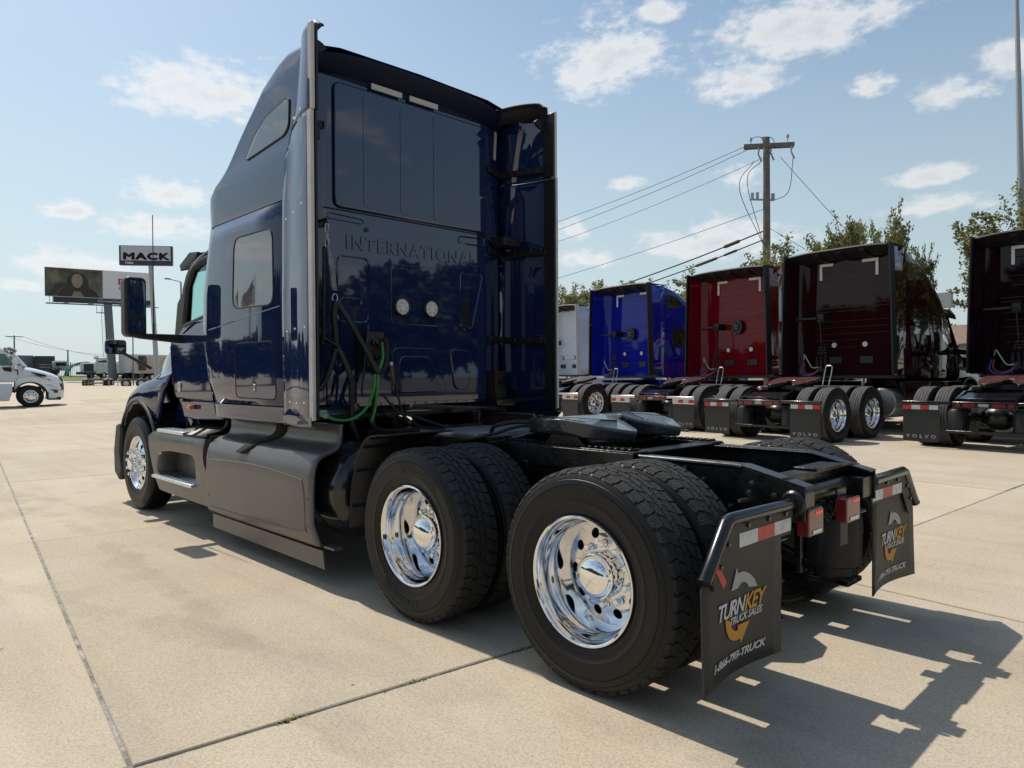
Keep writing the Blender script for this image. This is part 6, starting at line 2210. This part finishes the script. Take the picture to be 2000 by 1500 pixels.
def trees():
    kinds = [vase_tree(31, 7.0, 3.0), vase_tree(32, 7.0, 2.8), vase_tree(33, 7.0, 3.2)]
    rows = [(21.6, -23.5, 6.0, 0, 1.0, 'feathery tree peeping out between the navy truck and the blue one'),
            (17.9, -23.8, 6.0, 1, 1.0, 'low feathery tree behind the left part of the blue truck roof'),
            (15.4, -23.2, 5.8, 2, .9, 'low feathery tree behind the right part of the blue truck roof'),
            (9.9, -23.4, 6.6, 0, .95, 'pinkish flowering tree right of the utility pole, behind the maroon truck'),
            (7.7, -23.2, 7.6, 1, .72, 'tallest spiky tree behind the maroon truck roof'),
            (6.15, -23.4, 6.3, 2, .34, 'small spiky tree at the right end of the maroon truck roof'),
            (2.45, -23.6, 6.9, 2, .88, 'feathery green tree left of the grey lamp post'),
            (1.9, -23.4, 6.5, 0, 1.0, 'feathery tree at the right edge behind the plum black truck')]
    rows += [(-.6 - 2.3 * k, -23.4, 6.4 + .4 * (k % 3), k % 3, 1.1, 'feathery tree farther along the same row, outside the picture') for k in range(5)]
    for i, (x, y, h, k, w, lab) in enumerate(rows):
        t = thing('flowering_tree', lab, 'tree', (x, y, hgt(x, y)), i * 1.3, 'feathery trees along the back of the yard')
        t.scale = (w, w, h / 7.0)
        link('trunk', kinds[k][0], t)
        link('crown', kinds[k][1], t)
    big = [round_tree(41, 10, 5.2, 8000, .85), round_tree(42, 10, 5.0, 8000, .85)]
    x, y = 20.5, -72
    t = thing('shade_tree', 'far round green tree seen between the maroon and the plum black truck', 'tree', (x, y, .2), 0)
    t.scale = (.8, .8, .80)
    link('trunk', big[0][0], t)
    link('crown', big[0][1], t)
    # trees round the rest of the yard; they show in the polished paint and the wheels
    rg = random.Random(77)
    spots = [(79 - 2.1 * k + rg.uniform(-1, 1), 6 + 2.5 * k + rg.uniform(-1.5, 1.5), rg.uniform(4.0, 5.9)) for k in range(23)]
    spots += [(-33 + rg.uniform(-2, 2), -52 + 7.0 * k, rg.uniform(7.0, 9.5)) for k in range(11)]
    spots += [(-26 + 7.5 * k, 58 + rg.uniform(-3, 3), rg.uniform(9, 13)) for k in range(11)]
    for i, (x, y, h) in enumerate(spots):
        t = thing('shade_tree', 'dark tree of the tree line round the yard, mirrored in the polished paint', 'tree', (x, y, hgt(x, y) - .1), i * 2.1, 'tree line round the yard')
        t.scale = (h / 10 * 1.3, h / 10 * 1.3, h / 10)
        k = i % 2
        link('trunk', big[k][0], t)
        link('crown', big[k][1], t)
    b = MB()
    r2 = random.Random(15)
    for k in range(5200):
        q = Vector((r2.uniform(-10, 10), r2.gauss(0, .5), r2.uniform(0, 2.6)))
        d = Vector((r2.gauss(0, 1), r2.gauss(0, 1), r2.gauss(0, 1))).normalized()
        e = d.cross(Vector((r2.gauss(0, 1), r2.gauss(0, 1), r2.gauss(0, 1)))).normalized()
        l = r2.uniform(.25, .5)
        b.quad(q, q + d * l * .5 + e * l * .3, q + d * l, q + d * l * .5 - e * l * .3)
    o = obj('reflection_hedge', b, 'leaf_dark', angle=0, recalc=False)  # added out of view to fill the pale gap in the maroon reflection
    o.location = (-11.5, -26.5, .2)
    tag(o, 'long dark hedge added unseen under the tree row to darken the maroon truck reflection', 'reflection_hedge')
trees()

# ------------------------------------------------------------------ far left yard
M['white_body'] = mat('white_body', (.62, .63, .64), .4, var=.1, vscale=2)
M['trailer_white'] = mat('trailer_white', (.55, .58, .60), .5, var=.1, vscale=1)
M['trailer_beige'] = mat('trailer_beige', (.50, .42, .34), .6, var=.1, vscale=1)
M['tarp_green'] = mat('tarp_green', (.035, .13, .075), .55, var=.5, vscale=.8, bump=.6, bscale=2)
M['box_grey'] = mat('box_grey', (.22, .23, .24), .6, var=.2, vscale=1)
M['box_dark'] = mat('box_dark', (.05, .052, .05), .6, var=.3, vscale=1)
M['axle_yellow'] = mat('axle_yellow', (.28, .20, .08), .7, var=.3, vscale=3)
M['roof_brown'] = mat('roof_brown', (.20, .13, .10), .8, var=.2, vscale=2)
M['wall_tan'] = mat('wall_tan', (.42, .36, .30), .8)
M['flag_red'] = mat('flag_red', (.40, .02, .03), .8)
M['flag_white'] = mat('flag_white', (.65, .65, .65), .8)
M['flag_blue'] = mat('flag_blue', (.02, .03, .16), .8)
def small_wheel(parent, x, y, z, r, w, hub='dull_metal', axis='y'):
    t = obj('wheel', MB().lathe([(.55 * r, -w / 2), (.92 * r, -w / 2), (r, -w * .35), (r, w * .35), (.92 * r, w / 2), (.55 * r, w / 2)], 24, axis, (x, y, z)), 'black_rubber', parent)
    obj('rim', MB().lathe([(.001, -w * .42), (.3 * r, -w * .46), (.56 * r, -w * .40), (.56 * r, w * .40), (.3 * r, w * .46), (.001, w * .42)], 20, axis, (x, y, z)), hub, t)
def far_yard():
    # service truck: x forward in its own frame
    x, y = 109.6, -22.6
    t = thing('service_truck', 'white service truck with many side lockers and a crane, standing far off on the grass', 'truck', (x, y, hgt(x, y)), R(-52))
    obj('locker_body', MB().box(0, 4.6, -1.2, 1.2, .75, 2.15).box(.1, 4.5, -1.15, -.7, 2.15, 2.30).box(.1, 4.5, .7, 1.15, 2.15, 2.30), 'white_body', t, bevel=.04)
    b = MB()
    for k in range(5):
        for z0, z1 in ((.95, 1.5), (1.55, 2.08)):
            if 1.1 < .12 + .9 * k < 2.2 and z0 < 1:
                continue
            for s in (1, -1):
                b.box(.12 + .9 * k, .94 + .9 * k, s * 1.215 - .012, s * 1.215 + .012, z0, z1)
    lk = obj('locker_doors', b, 'white_body', t, bevel=.01)
    b = MB()
    for k in range(5):
        for z in (1.25, 1.85):
            for s in (1, -1):
                b.box(.48 + .9 * k, .58 + .9 * k, s * 1.23 - .015, s * 1.23 + .015, z, z + .1)
    obj('locker_latches', b, 'black_plastic', lk)
    obj('tail_opening', MB().box(-.03, .02, -.85, .62, .85, 2.1), 'black_plastic', t)
    obj('rear_bumper', MB().box(-.75, -.02, -1.2, 1.2, .62, 1.0), 'black_plastic', t, bevel=.03)
    for yy in (-1.0, .95):
        obj('tail_lamp', MB().box(-.77, -.74, yy - .12, yy + .12, .72, .84), 'lamp_red', t)
    obj('crane', MB().tube([(.7, -.8, 2.2), (.7, -.8, 2.9)], .16, 10).beam((.7, -.8, 2.75), (4.2, -.7, 2.95), .28, .32).obox((.6, -.8, 2.95), (.5, .4, .4)), 'white_body', t, bevel=.03)
    obj('reel', MB().tube([(3.0, .2, 2.45), (3.0, -.4, 2.45)], .3, 14).tube([(2.2, .2, 2.4), (2.2, -.4, 2.4)], .26, 14), 'black_plastic', t)
    obj('cab', MB().prism([(4.75, .8), (4.75, 2.55), (5.0, 2.62), (5.8, 2.60), (6.35, 1.75), (7.5, 1.55), (7.7, 1.2), (7.7, .7), (7.2, .7)], 'y', -1.05, 1.05), 'white_body', t, bevel=.08, seg=3)
    for s in (1, -1):
        obj('cab_window', MB().prism([(5.05, 1.75), (5.05, 2.42), (5.75, 2.42), (6.15, 1.75)], 'y', s * 1.05 - .012, s * 1.05 + .012), 'dark_glass', t)
        obj('mirror', MB().obox((6.15, s * 1.35, 2.0), (.1, .22, .45)), 'black_plastic', t)
        small_wheel(t, 1.65, s * .98, .50, .5, .45)
        small_wheel(t, 6.75, s * .95, .50, .5, .3)
    obj('chassis', MB().box(-.2, 7.4, -.45, .45, .55, .78), 'black_frame', t)
    # loose axle dollies
    for i, (x, y, rz, lab, m) in enumerate(((85.0, -17.6, R(-30), 'pair of loose truck axles, grey set on the left behind the hood mirror', 'box_grey'), (83.0, -20.0, R(-105.5), 'pair of loose truck axles with a yellowish frame, beside the fender', 'axle_yellow'))):
        d = thing('axle_dolly', lab, 'axle set', (x, y, hgt(x, y) - .22), rz, 'loose axle sets lying on the yard')
        for ax in (0, 1.45):
            for s in (1, -1):
                small_wheel(d, ax, s * 1.0, .52, .52, .52, 'trailer_white' if i else 'trim_grey')
            obj('axle_beam', MB().tube([(ax, 1.0, .52), (ax, -1.0, .52)], .08, 8), m, d)
        obj('dolly_frame', MB().beam((-.7, .45, .92), (2.2, .45, .98), .16, .22).beam((-.7, -.45, .92), (2.2, -.45, .98), .16, .22).beam((-.2, .6, .9), (-.2, -.6, .9), .14, .16).beam((1.8, .6, .9), (1.8, -.6, .9), .14, .16), m, d)
        obj('stand_leg', MB().beam((-.8, .9, .9), (-.8, .9, .02), .08, .08).beam((-.8, -.9, .9), (-.8, -.9, .02), .08, .08).beam((-.8, .9, .5), (-.8, -.9, .5), .06, .06), 'trailer_white' if i else 'axle_yellow', d)
    def boxvan(name, lab, cat, c, size, rz, m, extra=None):
        t = thing(name, lab, cat, (c[0], c[1], hgt(c[0], c[1])), rz)
        l, w, h = size
        bx = obj('box_body', MB().box(0, l, -w / 2, w / 2, 1.0, 1.0 + h), m, t, bevel=.03)
        b = MB()
        for k in range(int(l / .6)):
            b.box(.3 + .6 * k, .34 + .6 * k, -w / 2 - .02, w / 2 + .02, 1.05, .95 + h)
        obj('body_posts', b, m, bx)
        obj('door_frame', MB().box(-.03, 0, -w / 2 + .1, -.03, 1.1, .9 + h).box(-.03, 0, .03, w / 2 - .1, 1.1, .9 + h), m, bx)
        obj('chassis', MB().box(.1, l - .1, -.45, .45, .6, 1.0), 'black_frame', t)
        for x in (.8, 1.9, l - 1):
            for s in (1, -1):
                small_wheel(t, x, s * (w / 2 - .2), .5, .5, .3)
        return t
    boxvan('box_trailer', 'grey box trailer beyond the white truck nose', 'trailer', (128.6, -18.6), (5, 2.2, 2.2), R(8), 'box_grey')
    t = boxvan('box_truck', 'dark open-backed box truck behind the fence', 'truck', (126.8, -20.8), (6, 2.6, 2.1), R(-8), 'box_dark')
    obj('load', MB().box(-.06, -.032, -.9, .7, 1.3, 1.42).box(-.06, -.032, -.9, .7, 1.7, 1.8), 'trim_grey', t)
    boxvan('box_trailer', 'long white trailer half hidden by the hood mirror arm', 'trailer', (103.0, -25.4), (9, 2.5, 2.5), R(-70), 'trailer_white')
    t = boxvan('box_trailer', 'beige box trailer beside the navy hood', 'trailer', (99.6, -26.4), (8, 2.5, 2.3), R(-66), 'trailer_beige')
    obj('dark_side_rack', MB().box(-.3, -.05, -.9, .1, 1.4, 3.3).box(-.34, -.30, -1.2, .3, 2.2, 2.5), 'black_plastic', t)
    obj('orange_marker', MB().box(-.32, -.05, -1.02, -.92, 1.6, 3.2), 'lamp_red', t)
    # cab-over flatbed behind the fence
    c = (125.4, -22.6)
    t = thing('flatbed_truck', 'pale grey truck with a rack body behind the fence pickets', 'truck', (*c, hgt(*c)), R(-8))
    obj('cab', MB().box(0, 1.5, -1.1, 1.1, .9, 2.3), 'trailer_white', t, bevel=.08)
    obj('cab_window', MB().box(-.012, .01, -.7, .7, 1.55, 2.1), 'dark_glass', t)
    obj('headboard', MB().box(1.7, 1.8, -1.2, 1.2, .9, 2.4).box(1.8, 5.5, -1.2, 1.2, .9, 1.05), 'box_grey', t)
    for x in (.6, 4.4):
        for s in (1, -1):
            small_wheel(t, x, s * 1.0, .48, .48, .3)
    # tarpaulin heap
    c = (123.2, -25.1)
    rg = random.Random(6)
    rows = []
    for i in range(13):
        u = i / 12
        rows.append([(3 * (u - .5), 2.25 * math.cos(PI * j / 16) * (1 + rg.uniform(-.03, .03)), (2.25 + .1 * rg.random()) * (max(0.0, math.sin(PI * j / 16)) ** .7) * (1 if 0 < i < 12 else .85) * (1 + .03 * math.sin(i * 2.3))) for j in range(17)])
    o = obj('tarpaulin_heap', MB().grid(rows), 'tarp_green', angle=60)
    o.location = (*c, hgt(*c) - .1)
    tag(o, 'rounded load under a dark green tarpaulin behind the fence', 'tarpaulin')
    c = (118.5, -20.2)
    kk = leaf_cloud(random.Random(5), [(Vector((0, 0, .3)), Vector((rg.uniform(-.8, .8), rg.uniform(-1, 1), rg.uniform(.6, 1.6)))) for k in range(20)], 1400, .22, .2, [0, 0, 1])
    o = obj('bush', kk, ['leaf_dark', 'leaf'], angle=0, recalc=False)
    o.location = (*c, hgt(*c))
    tag(o, 'low dark bush against the picket fence', 'bush')
    # picket fence
    a, c = Vector((120.5, -8, 0)), Vector((112.5, -36, 0))
    f = thing('picket_fence', 'black iron picket fence along the grass at the far side of the yard', 'fence', (0, 0, 0))
    L_ = (c - a).length
    b, r = MB(), MB()
    n = 130
    for k in range(n + 1):
        q = a.lerp(c, k / n)
        z = hgt(q.x, q.y)
        if k % 13 == 0:
            obj('post', MB().obox((q.x, q.y, z + 1.1), (.10, .10, 2.3)), 'sign_dark', f)
        else:
            b.obox((q.x, q.y, z + 1.05), (.035, .035, 2.0))
    for zz in (.25, 1.75):
        for k in range(10):
            q0, q1 = a.lerp(c, k / 10), a.lerp(c, (k + 1) / 10)
            r.beam((q0.x, q0.y, hgt(q0.x, q0.y) + zz), (q1.x, q1.y, hgt(q1.x, q1.y) + zz), .05, .06)
    obj('pickets', b, 'sign_dark', f, kind='stuff')
    obj('rails', r, 'sign_dark', f)
    # right: house, sign and car seen between two trucks
    t = thing('low_house', 'low tan building with a brown roof far behind, between the two rightmost trucks', 'building', (17.2, -66.5, .2), R(-6))
    obj('wall', MB().box(-9, 5, -5, 2, 0, 3.6), 'wall_tan', t)
    obj('roof', MB().prism([(2.6, 3.6), (-1.5, 5.5), (-5.6, 3.6)], 'x', -9.6, 5.6), 'roof_brown', t)
    for k in range(5):
        obj('window', MB().box(-8 + 2.5 * k, -6.8 + 2.5 * k, 2.0, 2.02, 1.0, 2.4), 'dark_glass', t)
    s = thing('pole_sign', 'small grey box sign on a pole above the brown roof', 'sign', (15.9, -63.5, .2), R(-6))
    obj('sign_box', MB().box(-.85, .85, -.2, .2, 6.7, 8.0), 'pole_grey', s, bevel=.03)
    obj('post', MB().tube([(0, 0, 0), (0, 0, 6.7)], .12, 8), 'pole_grey', s)
    t = thing('parked_car', 'white car parked far behind, glimpsed between the two rightmost trucks', 'car', (9.3, -44.5, .2), R(10))
    obj('body', MB().prism(round_poly([(-2.2, .35), (-2.2, .95), (-1.5, 1.05), (-.9, 1.5), (.7, 1.5), (1.3, 1.02), (2.2, .85), (2.25, .4)], .12, 3), 'y', -.88, .88), 'white_body', t, bevel=.06)
    for q in (1, -1):
        obj('window', MB().prism([(-1.2, 1.02), (-.8, 1.42), (.6, 1.42), (1.05, 1.02)], 'y', q * .885 - .01, q * .885 + .01), 'dark_glass', t)
        for x in (-1.35, 1.4):
            small_wheel(t, x, q * .78, .33, .33, .22)
    # flag on a mast ahead of the yard; it shows in the sleeper window
    z0 = hgt(66.8, 29.4)
    fl = thing('flagpole', 'tall white flagpole with a drooping striped flag, mirrored in the sleeper window', 'flagpole', (66.8, 29.4, z0))
    H = 12.1 - z0
    obj('mast', MB().tube([(0, 0, 0), (0, 0, H)], [.12, .07], 10).lathe([(.001, H), (.12, H + .06), (.12, H + .14), (.001, H + .2)], 12, 'z'), 'pole_grey', fl)
    b = MB()
    rg = random.Random(4)
    nu, nv = 26, 20
    def F(i, j):
        u, v = i / nu, j / nv
        # fabric hanging down from the mast: fly edge drops
        x = 1.25 * u * (1 - .25 * v) + .12 * math.sin(9 * u + 2 * v)
        yy = .25 * math.sin(12 * u + 3 * v) * u
        z = H - .35 - 2.0 * v - 1.9 * u * (1 - .2 * v)
        return (x * .3 + yy, -x, z)
    for i in range(nu):
        for j in range(nv):
            st = int(j / nv * 13)
            b.m = 2 if (i < nu * .4 and j < nv * 7 / 13) else (0 if st % 2 == 0 else 1)
            if b.m == 2 and (i % 2 == 1 and j % 2 == 1):
                b.m = 1
            b.quad(F(i, j), F(i + 1, j), F(i + 1, j + 1), F(i, j + 1))
    obj('flag', b, ['flag_red', 'flag_white', 'flag_blue'], fl, angle=0, recalc=False)
    # long dealer building across the yard, mirrored in hubs and paint
    t = thing('dealer_building', 'long low dealer building across the yard, mirrored in the hub caps', 'building', (18, 44, 0), R(-8))
    obj('wall', MB().box(-20, 20, -2, 6, 0, 5.2), 'box_dark', t)
    obj('roof', MB().box(-20.4, 20.4, -2.5, 6.4, 5.2, 5.7), 'box_dark', t)
    for k in range(7):
        obj('door', MB().box(-18 + 5.2 * k, -14.5 + 5.2 * k, -2.04, -2.0, .02, 4.0), 'box_dark', t)
far_yard()
